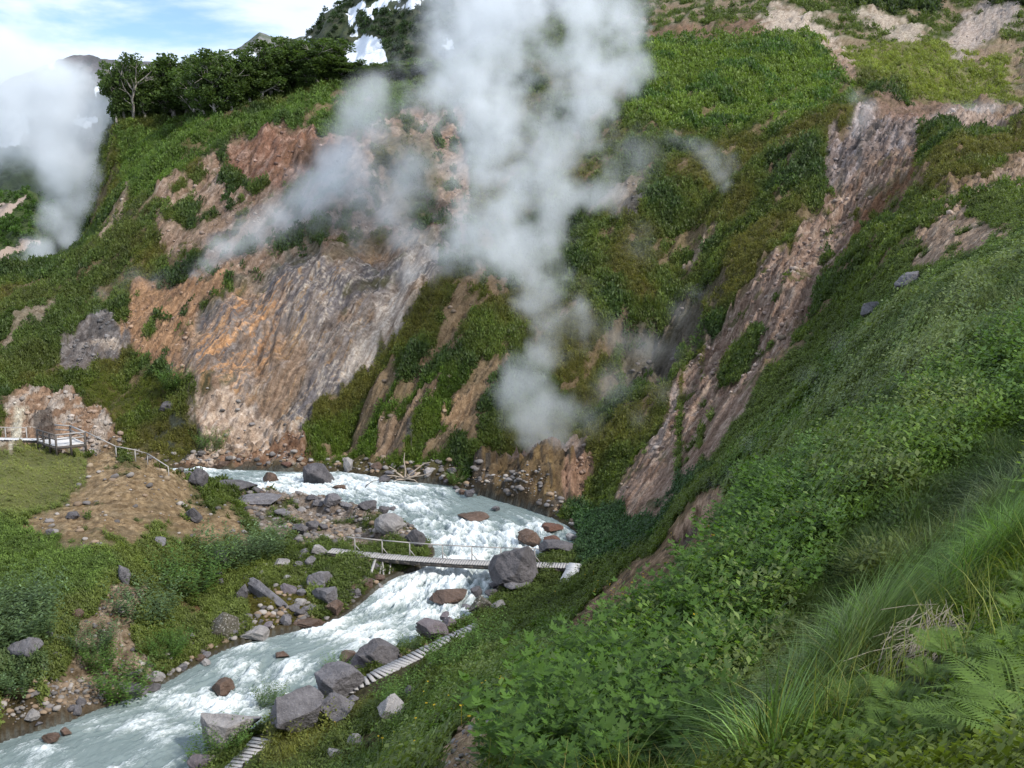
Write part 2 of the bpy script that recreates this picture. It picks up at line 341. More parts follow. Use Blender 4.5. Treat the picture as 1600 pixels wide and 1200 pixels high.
# long pink slide and its dark rocky head
SLIDE = '950,790 985,720 1020,655 1070,575 1130,490 1190,408 1275,325 1310,275 1300,215 1340,172 1440,180 1440,230 1385,300 1322,395 1262,480 1212,560 1155,650 1100,735 1040,790 985,810'
w = region(SLIDE, 18)
lay(w * sstep(mott, -1.1, -.6), (.27, .19, .15), .97, .02); lay(w * sstep(fine + .3 * mott, .15, .5), (.36, .285, .23), .7, 0); lay(w * sstep(-fine, .2, .55), (.15, .095, .065), .75, 0)
lay(w * sstep(rag + .5 * mo2, .4, .65), (.07, .06, .025), .8, .8)
paint('1115,600 1135,555 1175,515 1200,520 1165,575 1130,605', (.03, .05, .02), 8, 1, 1)
lay(w * sstep(mo2, .4, .7), (.10, .085, .035), .7, .5)
paint('1275,275 1300,210 1340,178 1440,190 1420,232 1350,262 1310,285', (.20, .165, .155), 24, .85, 0)
lay(region('1275,275 1300,210 1340,178 1440,190 1420,232 1350,262 1310,285', 12) * sstep(fine, .05, .4), (.34, .29, .28), .9, 0)
lay(region('1310,250 1345,195 1420,190 1400,215 1350,240', 10) * sstep(-fine, .0, .4), (.055, .05, .05), .9, 0)
paint('1428,235 1462,212 1440,260 1370,350 1290,440 1330,370 1395,290', (.22, .11, .065), 10, .85, .05)
paint('1335,165 1450,150 1600,168 1600,200 1470,210 1430,195', (.25, .155, .125), 16, .8, .1)
paint('1440,205 1520,175 1600,185 1600,195 1500,205', (.46, .38, .33), 8, .6, 0)
w = region('1440,372 1490,290 1555,255 1620,235 1620,290 1540,310 1505,340 1600,345 1560,375 1480,415 1420,425', 14)
lay(w * sstep(mo2 + mott * .5, -.75, -.3), (.35, .25, .19), .9, .05); lay(w * sstep(fine, .1, .5), (.45, .36, .29), .6)
lay(region('1180,600 1240,500 1330,400 1420,300 1500,240 1600,220 1600,260 1480,290 1440,370 1420,425 1300,500 1200,620', 12) * sstep(mo2, .1, .4), (.25, .17, .11), .8, .2)
paint('1000,700 1060,600 1075,605 1020,700', (.42, .36, .33), 8, .6, .05)
paint('1075,402 1108,345 1116,350 1088,405', (.40, .32, .25), 6, .8, .05)
paint('905,335 960,300 1000,290 990,312 930,342', (.23, .19, .16), 12, .8, .1)
paint('960,340 990,305 1006,312 985,345', (.10, .095, .095), 6, .9, 0)
# orange ground round the small vent on the near slope, scree at the bottom, mound, bank cuts, gravel bar
w = region('870,985 925,925 985,875 1085,795 1140,770 1140,835 1100,895 1030,940 985,975 900,990', 12)
lay(w, (.20, .13, .07), .95, .05); lay(w * sstep(mo2, -.1, .3), (.36, .25, .16), .8, 0); lay(w * sstep(-fbm(X / .7, YY / .7, 1.9, 3), .1, .4), (.07, .05, .03), .8, .1)
paint('1060,830 1100,800 1128,790 1122,812 1080,845', (.40, .28, .2), 8, .8, 0)
paint('1065,838 1085,822 1105,826 1085,848', (.05, .04, .035), 5, .9, 0)
lay(region('610,1345 690,1180 765,1105 806,1085 795,1160 765,1230 770,1345', 12), (.40, .29, .185), 1, 0)
MOUND = '128,712 160,702 205,714 280,745 330,785 365,810 400,845 400,868 345,850 260,838 150,850 60,840 30,820 100,775'
w = region(MOUND, 40)
lay(w * sstep(mo2 + .5 * fbm(X / .8, YY / .8, 2.8, 3), -1.3, -.5), (.30, .215, .125), .95, .04); lay(w * sstep(fbm(X / .5, YY / .5, 8.8, 3), .1, .5), (.38, .29, .19), .6); lay(w * sstep(-fbm(X / .6, YY / .6, 1.8, 3), .2, .5), (.14, .09, .05), .7, .15)
lay(region('60,800 330,800 330,870 60,870', 40) * sstep(fbm(X / 2, YY / 2, 4.8, 3), .0, .4), (.22, .165, .11), .7, .2)
w = region('190,900 235,915 205,985 250,1050 235,1080 165,1105 60,1140 40,1090 95,1060 120,970', 12)
lay(w, (.27, .205, .15), .95, .05); lay(w * sstep(fbm(X / .8, YY / .8, 3.1, 4, .6), .1, .5), (.48, .40, .31), .8); lay(w * sstep(-fbm(X / .7, YY / .7, 6.1, 4, .6), .1, .5), (.13, .08, .04), .8, .2)
lay(region('275,945 335,915 345,985 300,1030 250,1015 262,965', 36) * sstep(mo2 + fbm(X / .9, YY / .9, 2.5, 3), -.5, .3), (.16, .085, .045), .9, .1)
paint('0,1060 60,1070 50,1130 0,1160', (.07, .045, .022), 12, .9, .1)
BAR = '360,772 430,765 560,778 640,812 672,845 655,862 520,850 470,862 410,835'
w = region(BAR, 10)
lay(w, (.235, .19, .16), .97, .06); lay(w * sstep(fbm(X / .7, YY / .7, 3.1, 4, .65), .1, .5), (.33, .29, .265), .7); lay(w * sstep(-mo2, .15, .4), (.06, .06, .025), .8, .5)
lay(region('390,920 470,930 480,985 420,1000 380,985', 14), (.075, .06, .015), .8, .6)
lay(region('380,1200 440,1140 560,1060 700,1005 720,1020 600,1090 520,1160 450,1210', 10), (.06, .055, .016), .9, .65)
for q_ in ('535,1090 590,1045 755,968 770,985 645,1052 560,1098', '325,1250 395,1150 428,1155 390,1215 372,1250'): lay(region(q_, 10), (.07, .06, .03), .8, .1)
lay(region('540,1175 560,1150 600,1155 590,1180', 8), (.20, .13, .07), .8, .2)
# wet dark stones along the water's edge
edge = (dr < 0) * (1 - sstep(-dr, .2, .9)); lay(edge, (.065, .048, .03), .85, .05)
lay((dr > -.1) * 1.0, (.10, .10, .085), 1, 0)
LAWN = region('-50,700 130,703 130,745 90,790 60,800 -50,800', 20)
lay(LAWN, (.11, .115, .05), .8, .9)
# broken ground where nothing grows: rills, ledges and lumps
rough = np.clip(1 - vg * 1.3, 0, 1) * (dr < -.3) * np.clip(-dr / 2, 0, 1)
r1 = np.abs(fbm(fall / 1.1, along / 6, 13.1, 5, .7)) * (1 - .75 * m_cliff); r2 = np.abs(fbm(X / .8, YY / .8, 14.1, 4, .6)); r3 = fbm(X / 5, YY / 5, 15.1, 3)
Z += rough * far * (.8 * r1 + .35 * r2 + .5 * r3 - .35) + rough * (1 - far) * .18 * (r2 + fbm(X / .4, YY / .4, 16.1, 3, .6) * .5 - .3)
Z += far * (1 - rough) * .35 * fbm(X / 2.2, YY / 2.2, 17.1, 4, .6)
# ------------------------------------------------------------------ river: a strip following both banks, with standing waves and foam
NS, NX = 900, 110
LF, LN = catmull(bankF, NS), catmull(bankN, NS)
k = np.linspace(-.06, 1.06, NX)[None, :, None]
rv = LN[:, None] * (1 - k) + LF[:, None] * k
mid = (LF + LN) / 2; sl = np.concatenate([[0], np.cumsum(np.linalg.norm(np.diff(mid, axis=0), axis=1))])
wid = np.linalg.norm(LF - LN, axis=1)
s_ = np.repeat(sl[:, None], NX, 1); c_ = (k[..., 0] - .5) * wid[:, None]
ru, rvv = to_px(rv[..., 0], rv[..., 1], zwater(rv[..., 1]))
def spots(lst):
    f = np.zeros(ru.shape)
    for u, v, r, q, a in lst: f = np.maximum(f, a * np.exp(-(((ru - u) / r) ** 2 + ((rvv - v) / q) ** 2)))
    return f
calm = spots([(430, 1010, 90, 26, 1), (280, 1060, 90, 30, .8), (740, 985, 80, 22, 1), (560, 1045, 120, 24, .9), (100, 1165, 150, 26, 1), (330, 1150, 120, 26, .7), (770, 795, 70, 20, 1), (860, 815, 40, 14, .8), (700, 760, 60, 10, .7), (180, 1115, 80, 26, .6), (380, 745, 60, 8, .6), (650, 975, 40, 14, .6), (800, 815, 50, 10, .5)])
white = spots([(700, 890, 90, 34, 1), (640, 920, 90, 30, 1), (720, 845, 70, 26, .9), (560, 985, 110, 26, .7), (420, 1050, 90, 20, .9), (330, 1095, 130, 26, .7), (820, 830, 70, 18, .8), (560, 755, 160, 18, .8), (300, 742, 60, 12, .8), (460, 750, 60, 12, .7), (640, 790, 60, 14, .6), (240, 1130, 80, 18, .5), (335, 1098, 40, 12, 1.2), (690, 962, 50, 12, 1.1), (480, 766, 46, 8, 1.2), (415, 761, 30, 6, 1.1), (735, 826, 44, 10, 1.2), (75, 1170, 36, 9, 1), (850, 858, 44, 10, 1.1), (480, 990, 50, 8, 1), (395, 1012, 46, 9, .9), (530, 1052, 30, 8, .8)])
warp = noise(s_ / 5, c_ / 4, 2.) * .8
w1 = fbm(s_ / 3.2 + warp, c_ / 1.5 + warp, 3., 5, .55); w2 = 1 - 2 * np.abs(fbm(s_ / 2.4 + warp, c_ / 1.1, 8., 4, .55)); w3 = fbm(s_ / .7, c_ / .45, 1., 3, .6)
edgef = np.clip((.5 - np.abs(k[..., 0] - .5)) * 8, 0, 1)
turb = np.clip(.55 + .75 * white - .6 * calm, .12, 1.3)
hz = turb * edgef * (.30 * w1 + .30 * np.clip(w2, -.3, 1) + .09 * w3) - .06
foam = np.clip(.62 * white - .5 * calm + .33 + .55 * w1 * .8 + .35 * np.clip(w2, -.6, 1) - .1, 0, 1.2)
rz = zwater(rv[..., 1]) + hz
river = np_mesh('river', np.concatenate([rv, rz[..., None]], -1).reshape(-1, 3), grid_faces(NS, NX), True)
vattr(river, 'foam', foam.ravel()); vattr(river, 'flow', np.stack([s_, c_, 0 * s_], -1).reshape(-1, 3))
m = N('rapids_water', .12); m.b.inputs['IOR'].default_value = 1.33; m.b.inputs['Specular IOR Level'].default_value = .5
fl = m.attr('flow', 'Vector')
a1 = m.noise(m.mapv(fl, (1.1, 2.6, 1)), 1.0, 8, .68, .8); a2 = m.noise(m.mapv(fl, (3.0, 8.5, 1)), 1.0, 7, .75, 1.2)
a3 = m.noise(m.mapv(fl, (.35, 1.1, 1)), 1.0, 4, .6, .6)
fm = m.math('ADD', m.attr('foam', 'Fac'), m.math('ADD', m.math('MULTIPLY', m.math('SUBTRACT', a1, .5), 1.5), m.math('MULTIPLY', m.math('SUBTRACT', a2, .5), 2.2)))
f = m.ramp(fm, .2, 1.42)
deep = m.mix(a3, (.115, .155, .15), (.21, .255, .25))
m.color(m.mix(f, deep, (.76, .80, .81)))
m.put(m.b.inputs['Roughness'], m.ramp(f, 0, .6, .16, .7))
m.bump(m.math('ADD', m.math('MULTIPLY', a1, .6), m.math('MULTIPLY', a2, .35)), .8, .22)
tag(link('river', river, m.m), kind='structure')
# ------------------------------------------------------------------ far hills and mountains (each a real ridge with front slope, crest and back)
def ridge(name, sky, Yc, Yf, zf, amp, mat, nt=260, nr=90, t0=-.75, t1=.75, back=.35, pw=1.0, sc=60.0, crest_amp=1.0):
    u, v = np.array([[float(q) for q in s.split(',')] for s in sky.split()]).T
    ts = np.linspace(ray(u[0], v[0])[0], ray(u[-1], v[-1])[0], nt)
    tu = np.array([ray(a, b)[0] for a, b in zip(u, v)]); es = np.interp(ts, tu, [E(b) for b in v])
    q = np.concatenate([np.linspace(0, 1, nr), 1 + np.linspace(.05, 1, 12)])[:, None]
    yc = Yc * (1 + .06 * noise(ts * 9, 0, 3.)); Yg = np.where(q <= 1, Yf + (yc - Yf) * q, yc + (q - 1) * back * Yc)
    zc = es * yc; Zg = np.where(q <= 1, zf + (zc - zf) * np.clip(q, 0, 1) ** pw, zc - (q - 1) * (zc - zf) * .9)
    Xg = ts * Yg
    fade = np.clip(np.minimum(q, 1) * 4, 0, 1) * np.where(q > .97, crest_amp, 1) * np.clip(np.abs(q - 1) * 6 + .25, 0, 1)
    rel = (1 - 2 * np.abs(fbm(Xg / sc, Yg / (sc * 1.6), 2.4, 5))) * .6 + fbm(Xg / (sc * .3), Yg / (sc * .5), 4.4, 4, .6) * .4
    Zg = Zg + amp * fade * rel
    me = np_mesh(name, np.stack([Xg, Yg, Zg], -1).reshape(-1, 3), grid_faces(len(q), nt), True)
    pu, pv = to_px(Xg, Yg, Zg)
    return me, pu, pv, Xg, Yg, Zg, rel
def rockmat(name, cols, sc, snow=True, bump=6.0):
    m = N(name); p = m.pos(); a = m.noise(p, sc, 8, .65, .3); b = m.noise(p, sc * 4, 6, .7)
    c = m.mix(m.ramp(a, .35, .65), cols[0], cols[1]); c = m.mix(m.ramp(b, .4, .65, 0, .8), c, cols[2])
    if snow: c = m.mix(m.ramp(m.math('ADD', m.attr('snow', 'Fac'), m.math('MULTIPLY', m.math('SUBTRACT', b, .5), 1.7)), .38, .62), c, (.60, .64, .70))
    m.color(c); m.bump(m.math('ADD', a, m.math('MULTIPLY', b, .4)), .8, bump); return m.m
def pxmask(pu, pv, polys, soft, jit):
    r = np.zeros(pu.shape); a = pu + jit * fbm(pu / 22, pv / 14, 1., 3); b = pv + jit * fbm(pu / 22, pv / 14, 6., 3)
    for q in polys:
        r = np.maximum(r, sstep(sdf(a, b, [tuple(float(z) for z in s.split(',')) for s in q.split()]), -soft, soft))
    return r
me, pu, pv, xg, yg, zg, rel = ridge('mountain', '-60,150 0,140 50,110 75,95 92,86 140,80 152,84 190,96 240,104 300,116 360,125 500,140', 2300, 1300, -60, 55, None, sc=260)
vattr(me, 'snow', np.clip(pxmask(pu, pv, ['74,92 86,92 88,106 76,106', '222,104 246,104 240,118 228,122', '150,138 158,134 158,152 152,152', '-40,180 20,172 60,190 30,205 -40,210', '-40,195 46,196 30,232 -40,226', '170,106 180,104 178,112', '110,190 140,180 170,185 130,200'], 3, 5) + .0, 0, 1).ravel())
tag(link('mountain', me, rockmat('far_rock', ((.10, .095, .105), (.17, .155, .16), (.055, .065, .06)), .006, bump=20)), kind='structure')
me, pu, pv, xg, yg, zg, rel = ridge('mountain', '150,140 230,118 290,106 330,90 368,76 385,60 405,46 428,54 470,56 500,58 560,70 640,90', 1500, 900, -40, 30, None, sc=170)
vattr(me, 'snow', pxmask(pu, pv, ['338,90 362,78 400,84 416,88 396,94 360,92', '345,98 372,92 380,104 352,108', '300,112 330,102 330,118', '372,82 395,80 410,92 380,92'], 3, 5).ravel())
tag(link('mountain', me, rockmat('crag_rock', ((.13, .125, .13), (.19, .18, .18), (.05, .075, .035)), .01, bump=14)), kind='structure')
me, pu, pv, xg, yg, zg, rel = ridge('mountain', '-150,290 -60,250 0,222 40,232 70,246 120,262 200,280 330,300', 1000, 560, -50, 16, None, sc=110)
vattr(me, 'snow', pxmask(pu, pv, ['-90,185 20,180 30,200 46,220 20,228 -90,230'], 4, 8).ravel())
tag(link('mountain', me, rockmat('wooded_slope', ((.022, .035, .02), (.035, .05, .022), (.016, .024, .015)), .03, bump=5)), kind='structure')
# the steep dark hill with snow gullies behind the plateau
me, pu, pv, xg, yg, zg, rel = ridge('mountain', '430,92 470,62 490,44 506,24 524,10 548,-4 600,-50 700,-90 820,-110 950,-90 1050,-80 1200,-60', 620, 330, -10, 12, None, nt=420, nr=150, sc=70)
snow_c = pxmask(pu, pv, ['536,84 556,62 575,52 600,64 604,100 574,108 545,96', '538,22 552,8 572,2 566,22 546,38', '566,14 600,-6 640,-14 608,6 576,30', '600,18 660,-8 690,-12 640,14', '690,64 706,62 712,78 698,82', '470,62 488,54 484,66 472,70', '945,4 975,-10 990,6 960,20', '700,-10 760,-30 800,-26 740,0', '548,48 562,40 560,54 548,58'], 3, 7)
vattr(me, 'snow', snow_c.ravel())
tag(link('mountain', me, rockmat('dark_hill', ((.035, .05, .02), (.06, .06, .035), (.022, .034, .016)), .05, bump=3)), kind='structure')
hillC = (xg, yg, zg, pu, pv, snow_c)
# small green ridge at the left beyond the near crest
me, pu, pv, xg, yg, zg, rel = ridge('hill', '-260,330 -120,322 -30,306 0,300 36,297 58,302 75,330 100,360 140,400 200,450', 290, 210, -34, 4, None, nt=160, nr=120, sc=30)
pk = pxmask(pu, pv, ['-80,352 0,322 42,304 38,318 0,345 -80,370', '-20,400 60,370 64,378 0,412'], 4, 8)
vattr(me, 'snow', pk.ravel())
m = N('ridge_turf'); p = m.pos(); a = m.noise(p, .12, 6); b = m.noise(p, .7, 6, .7)
c = m.mix(a, (.04, .075, .015), (.07, .085, .025)); c = m.mix(m.ramp(b, .4, .7), c, (.02, .035, .01)); c = m.mix(m.ramp(m.attr('snow', 'Fac'), .3, .6), c, (.36, .28, .23)); m.color(c); m.bump(b, .8, 1.5)
tag(link('hill', me, m.m), kind='structure')
hillL = (xg, yg, zg, pk)
# ------------------------------------------------------------------ plants
U1, V1 = to_px(X, YY, Z)
du = np.abs(np.gradient(U1, axis=1)); dv = np.abs(np.gradient(V1, axis=0)); pxa = np.clip(du * dv, 0, 30) * vis * (U1 > -70) * (U1 < 1670) * (V1 > -70) * (V1 < 1290) * (dr < -.35)
gxz = np.gradient(Z, axis=1) / np.gradient(X, axis=1); gyz = np.gradient(Z, axis=0) / np.gradient(YY, axis=0); gyz = gyz - gxz * np.gradient(X, axis=0) / np.gradient(YY, axis=0)
# leaf colour of the cover, place by place
vc = np.empty(X.shape + (3,)); vc[:] = (.06, .09, .02); hs = np.ones(X.shape); gr = np.full(X.shape, .35)
def hue(w, col, amt=1.0, h=None, g=None):
    w = w * amt; vc[:] = vc + (np.asarray(col) - vc) * w[..., None]
    if h is not None: hs[:] = hs + (h - hs) * w
    if g is not None: gr[:] = gr + (g - gr) * w
nA = fbm(X / 12, YY / 12, 11.2, 4); nB = fbm(X / 4, YY / 4, 12.2, 3)
hue(farm * sstep(nA, -.1, .4), (.085, .085, .022), .8, .6, .7)
hue(farm * sstep(-nA, .1, .45), (.028, .055, .018), .8, 1.35, .1)
PLAT = '990,110 1010,66 1090,62 1280,62 1310,110 1350,135 1300,165 1240,190 1170,205 1060,200 960,190 980,150'
hue(region(PLAT, 14), (.085, .135, .024), 1, 1.2, .1); hue(region(PLAT, 14) * sstep(nA + nB * .5, .05, .4), (.035, .075, .018), .9, 1.5, .05)
hue(region('1270,70 1600,60 1600,190 1400,140', 20), (.13, .165, .035), .9, .8, .3)  # pale green slope, leaf tint raised to put sunlight into it
hue(region('185,290 185,190 330,190 480,140 650,120 640,180 540,200 400,200 320,240 230,330', 14), (.06, .11, .022), .9, 1.0, .3)
hue(region('500,735 490,690 600,600 760,560 700,740', 16), (.055, .10, .012), .7, .8, .6)
hue(region('0,470 130,390 200,300 240,340 180,480 60,590 0,600', 16), (.05, .08, .022), .7, 1.0, .3)
hue(region('120,600 250,600 260,650 150,640', 14), (.065, .085, .012), .9, .4, .8)
HOLLOW_SHADE = region('1120,1200 1160,1060 1260,930 1330,850 1440,790 1500,720 1620,640 1620,760 1500,860 1400,930 1300,1010 1200,1110', 12)
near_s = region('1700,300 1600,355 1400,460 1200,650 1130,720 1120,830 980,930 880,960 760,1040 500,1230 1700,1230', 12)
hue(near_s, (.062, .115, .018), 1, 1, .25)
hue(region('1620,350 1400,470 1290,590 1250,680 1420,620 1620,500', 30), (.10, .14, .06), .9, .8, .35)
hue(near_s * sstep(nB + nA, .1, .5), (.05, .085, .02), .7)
hue(HOLLOW_SHADE, (.022, .045, .010), .9); hue(region('870,1000 980,920 1020,930 960,1010 860,1070', 16), (.07, .085, .035), .7, .6, .7)  # shade of the hollow is painted into its leaf colour
hue(region('880,815 900,890 980,860 1110,740 1060,730 960,800', 10), (.022, .055, .022), .9, 1.3, .05)
LEFT = region('-60,800 330,830 480,900 500,985 260,1070 -60,1160', 14)
hue(LEFT, (.085, .115, .028), 1, .8, .3); hue(region('-50,800 110,830 190,890 60,960 -50,960', 20), (.075, .13, .028), .8); hue(region('-40,930 80,950 70,1060 -40,1070', 14), (.07, .11, .045), .9, 1.2, .0)
hue(LAWN, (.15, .18, .065), 1, .35, .9); hue(region('380,920 480,930 490,985 400,1005', 14), (.085, .08, .012), .9, .3, .9)
hue(region('380,1200 440,1140 560,1060 700,1000 720,1020 600,1090 520,1160 450,1210', 10), (.075, .09, .018), .9, .3, .95)
nC = fbm(X / 2.6, YY / 2.6, 31.2, 4); hs *= 1 + .6 * np.clip(nC, -.6, 1) * near_s
hue(near_s * sstep(nC, .1, .5), (.10, .135, .05), .7); hue(near_s * sstep(-nC, .2, .6), (.03, .06, .015), .6)  # pale herb patches, then shaded bush gaps painted as darker leaves
for q_ in ('1310,-40 1490,-40 1455,28 1400,12 1330,14', '1520,-40 1640,-40 1640,12 1560,4'):
    w = region(q_, 10); hue(w, (.03, .05, .02), 1, 2.2, 0); vg += (1 - vg) * w
vc *= (1.35 + .35 * nB)[..., None] * (1.08, 1.0, .85); np.clip(vc, .008, .3, vc)

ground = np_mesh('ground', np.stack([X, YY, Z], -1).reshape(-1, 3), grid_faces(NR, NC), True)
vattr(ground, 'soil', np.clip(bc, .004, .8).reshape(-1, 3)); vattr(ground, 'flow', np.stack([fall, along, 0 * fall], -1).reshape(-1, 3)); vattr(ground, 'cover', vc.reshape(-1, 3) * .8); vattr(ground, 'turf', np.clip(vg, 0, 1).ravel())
g = N('ground_soil'); p = g.pos()
n1 = g.noise(p, 1.7, 10, .72, .4); n2 = g.noise(p, 11.0, 7, .75); n3 = g.noise(p, .25, 5, .6)
v1 = g.voro(g.mapv(p, (1, 1, 1.6)), 4.2)
c = g.mix(g.ramp(n1, .3, .7, 0, 1), g.mix(1.0, g.attr('soil'), (.62, .58, .54), 'MULTIPLY'), g.mix(1.0, g.attr('soil'), (1.35, 1.35, 1.35), 'MULTIPLY'))
fv = g.attr('flow', 'Vector'); a1 = g.noise(g.mapv(fv, (2.2, .28, 1)), 1.0, 8, .7, .6); a2 = g.noise(g.mapv(fv, (6.0, .9, 1)), 1.0, 6, .7, .4)
c = g.mix(g.ramp(a1, .42, .62, .0, .75), c, g.mix(1.0, c, (.5, .44, .40), 'MULTIPLY')); c = g.mix(g.ramp(a2, .5, .68, 0, .6), c, g.mix(1.0, c, (1.5, 1.48, 1.45), 'MULTIPLY'))
c = g.mix(g.ramp(n2, .35, .7, 0, .6), c, g.mix(1.0, c, (.5, .47, .43), 'MULTIPLY'))
green = g.mix(n3, g.mix(1.0, g.attr('cover'), (.7, .6, .5), 'MULTIPLY'), g.attr('cover')); green = g.mix(g.ramp(n2, .3, .7), g.mix(1.0, green, (.45, .45, .45), 'MULTIPLY'), green)
tf = g.math('MULTIPLY', g.attr('turf', 'Fac'), g.ramp(n1, .25, .6, .55, 1))
c = g.mix(tf, c, green); g.color(c); g.b.inputs['Roughness'].default_value = .95
hgt = g.math('ADD', g.math('MULTIPLY', n1, .5), g.math('ADD', g.math('MULTIPLY', n2, .18), g.math('ADD', g.math('MULTIPLY', v1, -.08), g.math('ADD', g.math('MULTIPLY', a1, .55), g.math('MULTIPLY', a2, .25)))))
g.bump(hgt, .9, .5)
tag(link('ground', ground, g.m), kind='structure')
def rot_rand(n, up=.5):
    """n random leaf frames (side, along) biased outward and up"""
    a = rng.normal(size=(n, 3)); a[:, 2] = np.abs(a[:, 2]) * up; a /= np.linalg.norm(a, axis=1)[:, None]
    b = np.cross(a, rng.normal(size=(n, 3))); b /= np.linalg.norm(b, axis=1)[:, None]; return b, a
def quads_leaf(p, side, along, w, l, fold=.25):
    """pointed leaves: base, left, tip, right"""
    nrm = np.cross(side, along); w = np.broadcast_to(w, (len(p),))[:, None]; l = np.broadcast_to(l, (len(p),))[:, None]
    q = np.stack([p, p + along * l * .5 - side * w + nrm * w * fold, p + along * l, p + along * l * .5 + side * w + nrm * w * fold], 1)
    return q.reshape(-1, 3)
def T_shrub(n, leaf, flat=.8):
    d = rng.normal(size=(n, 3)); d[:, 2] = np.abs(d[:, 2]); d /= np.linalg.norm(d, axis=1)[:, None]
    lump = .75 + .35 * np.array([noise(*(q[:2] * 1.7 + 9), 3.) for q in d]).ravel()
    p = d * (rng.uniform(.55, 1, n) * lump)[:, None] * (.5, .5, flat); s, a = rot_rand(n, .8); a = a + d * .6; a /= np.linalg.norm(a, axis=1)[:, None]
    return quads_leaf(p, s, a, leaf * .32 * rng.uniform(.7, 1.3, n), leaf * rng.uniform(.7, 1.3, n))
def T_grass(n, h, w, spread=.3, seg=2, droop=.6):
    out = []
    for i in range(n):
        an = rng.uniform(0, 6.28); d = np.array([math.cos(an), math.sin(an), 0]); s = np.array([-d[1], d[0], 0]); b = d * rng.uniform(0, spread); hh = h * rng.uniform(.55, 1.15); dp = droop * rng.uniform(.4, 1.3)
        pts = [b + d * dp * hh * t * t * .8 + np.array([0, 0, hh * (t - .35 * dp * t * t)]) for t in np.linspace(0, 1, seg + 1)]
        ww = w * np.linspace(1, .12, seg + 1)
        for k in range(seg): out += [pts[k] - s * ww[k], pts[k] + s * ww[k], pts[k + 1] + s * ww[k + 1], pts[k + 1] - s * ww[k + 1]]
    return np.array(out)
def T_herb(stems, per, h, leaf):
    out = []
    for i in range(stems):
        an = rng.uniform(0, 6.28); r = rng.uniform(0, .26); base = np.array([math.cos(an) * r, math.sin(an) * r, 0]); lean = np.array([math.cos(an), math.sin(an), 0]) * rng.uniform(.05, .35); hh = h * rng.uniform(.6, 1.15)
        for j in range(per):
            t = (j + .6) / per; p = base + lean * hh * t + np.array([0, 0, hh * t]); b = an + j * 2.4
            al = np.array([math.cos(b), math.sin(b), .75 - .5 * (1 - t)]); al /= np.linalg.norm(al); sd = np.cross(al, (0, 0, 1)); sd /= np.linalg.norm(sd)
            l = leaf * (1.25 - .6 * t) * rng.uniform(.8, 1.2); out.append(quads_leaf(p[None], sd[None], al[None], l * .24, l, .3))
    return np.concatenate(out)
def scatter_mesh(name, tem, pos, scale, yaw, lean, tint, sq=None):
    """one mesh of many plants: tem = list of (4n,3) quad soups"""
    V, C = [], []; which = rng.integers(0, len(tem), len(pos))
    for k, T in enumerate(tem):
        i = np.nonzero(which == k)[0]
        if not len(i): continue
        c, s = np.cos(yaw[i])[:, None], np.sin(yaw[i])[:, None]; sc = scale[i][:, None]
        x = (T[:, 0] * c - T[:, 1] * s) * sc; y = (T[:, 0] * s + T[:, 1] * c) * sc; z = T[:, 2][None] * sc * (1 if sq is None else sq[i][:, None])
        V.append(np.stack([x + lean[i, 0:1] * z + pos[i, 0:1], y + lean[i, 1:2] * z + pos[i, 1:2], z + pos[i, 2:3] + lean[i, 2:3] * np.hypot(x, y) * 0 + (x * lean[i, 3:4] + y * lean[i, 4:5])], -1).reshape(-1, 3))
        jit = rng.uniform(.72, 1.28, (len(i), len(T) // 4)); C.append((tint[i][:, None, :] * np.repeat(jit, 4, 1)[..., None]).reshape(-1, 3))
    V = np.concatenate(V); C = np.concatenate(C); me = np_mesh(name, V, np.arange(len(V)).reshape(-1, 4)); vattr(me, 'tint', C); return me
def leaf_mat(name, trans=.42, rough=.55, objtint=None):
    m = N(name, rough); c = m.attr('tint'); c = m.mix(1.0, c, m.mix(m.noise(m.pos(), .8, 3), (.75, .75, .75), (1.25, 1.25, 1.25)), 'MULTIPLY')
    m.color(c); m.b.inputs['Specular IOR Level'].default_value = .3
    tr = m.new('ShaderNodeBsdfTranslucent'); m.put(tr.inputs[0], m.mix(1.0, c, (1.25, 1.3, .7), 'MULTIPLY')); mx_ = m.new('ShaderNodeMixShader'); mx_.inputs[0].default_value = trans
    m.t.links.new(m.b.outputs[0], mx_.inputs[1]); m.t.links.new(tr.outputs[0], mx_.inputs[2]); m.t.links.new(mx_.outputs[0], m.out.inputs['Surface']); return m.m
LEAF = leaf_mat('leaf'); GRASS = leaf_mat('grass_blade', .35, .6)
flat = lambda a: a.reshape(-1, *a.shape[2:])
def pick(n, w):
    w = flat(w).astype(float); w = w / w.sum(); i = rng.choice(len(w), n, p=w)
    r, c = i // NC, i % NC; x = flat(X)[i]; y = flat(YY)[i]
    y = y + rng.uniform(-.5, .5, n) * np.gradient(Yr)[r]; x = x + rng.uniform(-.5, .5, n) * (Tc[1] - Tc[0]) * y
    sl = np.stack([flat(gxz)[i], flat(gyz)[i]], 1); nm = np.linalg.norm(sl, axis=1)[:, None]; sl = sl / np.maximum(1, nm / 1.2)
    return i, np.stack([x, y, height(x, y)], 1), sl
def cover(name, n, w, tem, smin, smax, mat, drp=.25, tmul=(1, 1, 1), sink=.05, hmul=True, far_grow=0.0, var=.25):
    i, p, sl = pick(n, w); s = rng.uniform(smin, smax, n) * (flat(hs)[i] if hmul else 1)
    s = s * (1 + far_grow * np.clip(p[:, 1] / 100 - 1, 0, 2)); p[:, 2] -= sink * s
    lean = np.concatenate([-sl * drp, np.zeros((n, 1)), sl], 1)
    return scatter_mesh(name, tem, p, s, rng.uniform(0, 6.28, n), lean, flat(vc)[i] * np.array(tmul) * rng.uniform(1 - var, 1 + var, (n, 1)))
farv = sstep(YY, 76, 90); nearv = 1 - sstep(YY, 38, 52); midv = (1 - farv) * (1 - nearv)
vgc = sstep(vg, .3, .75)
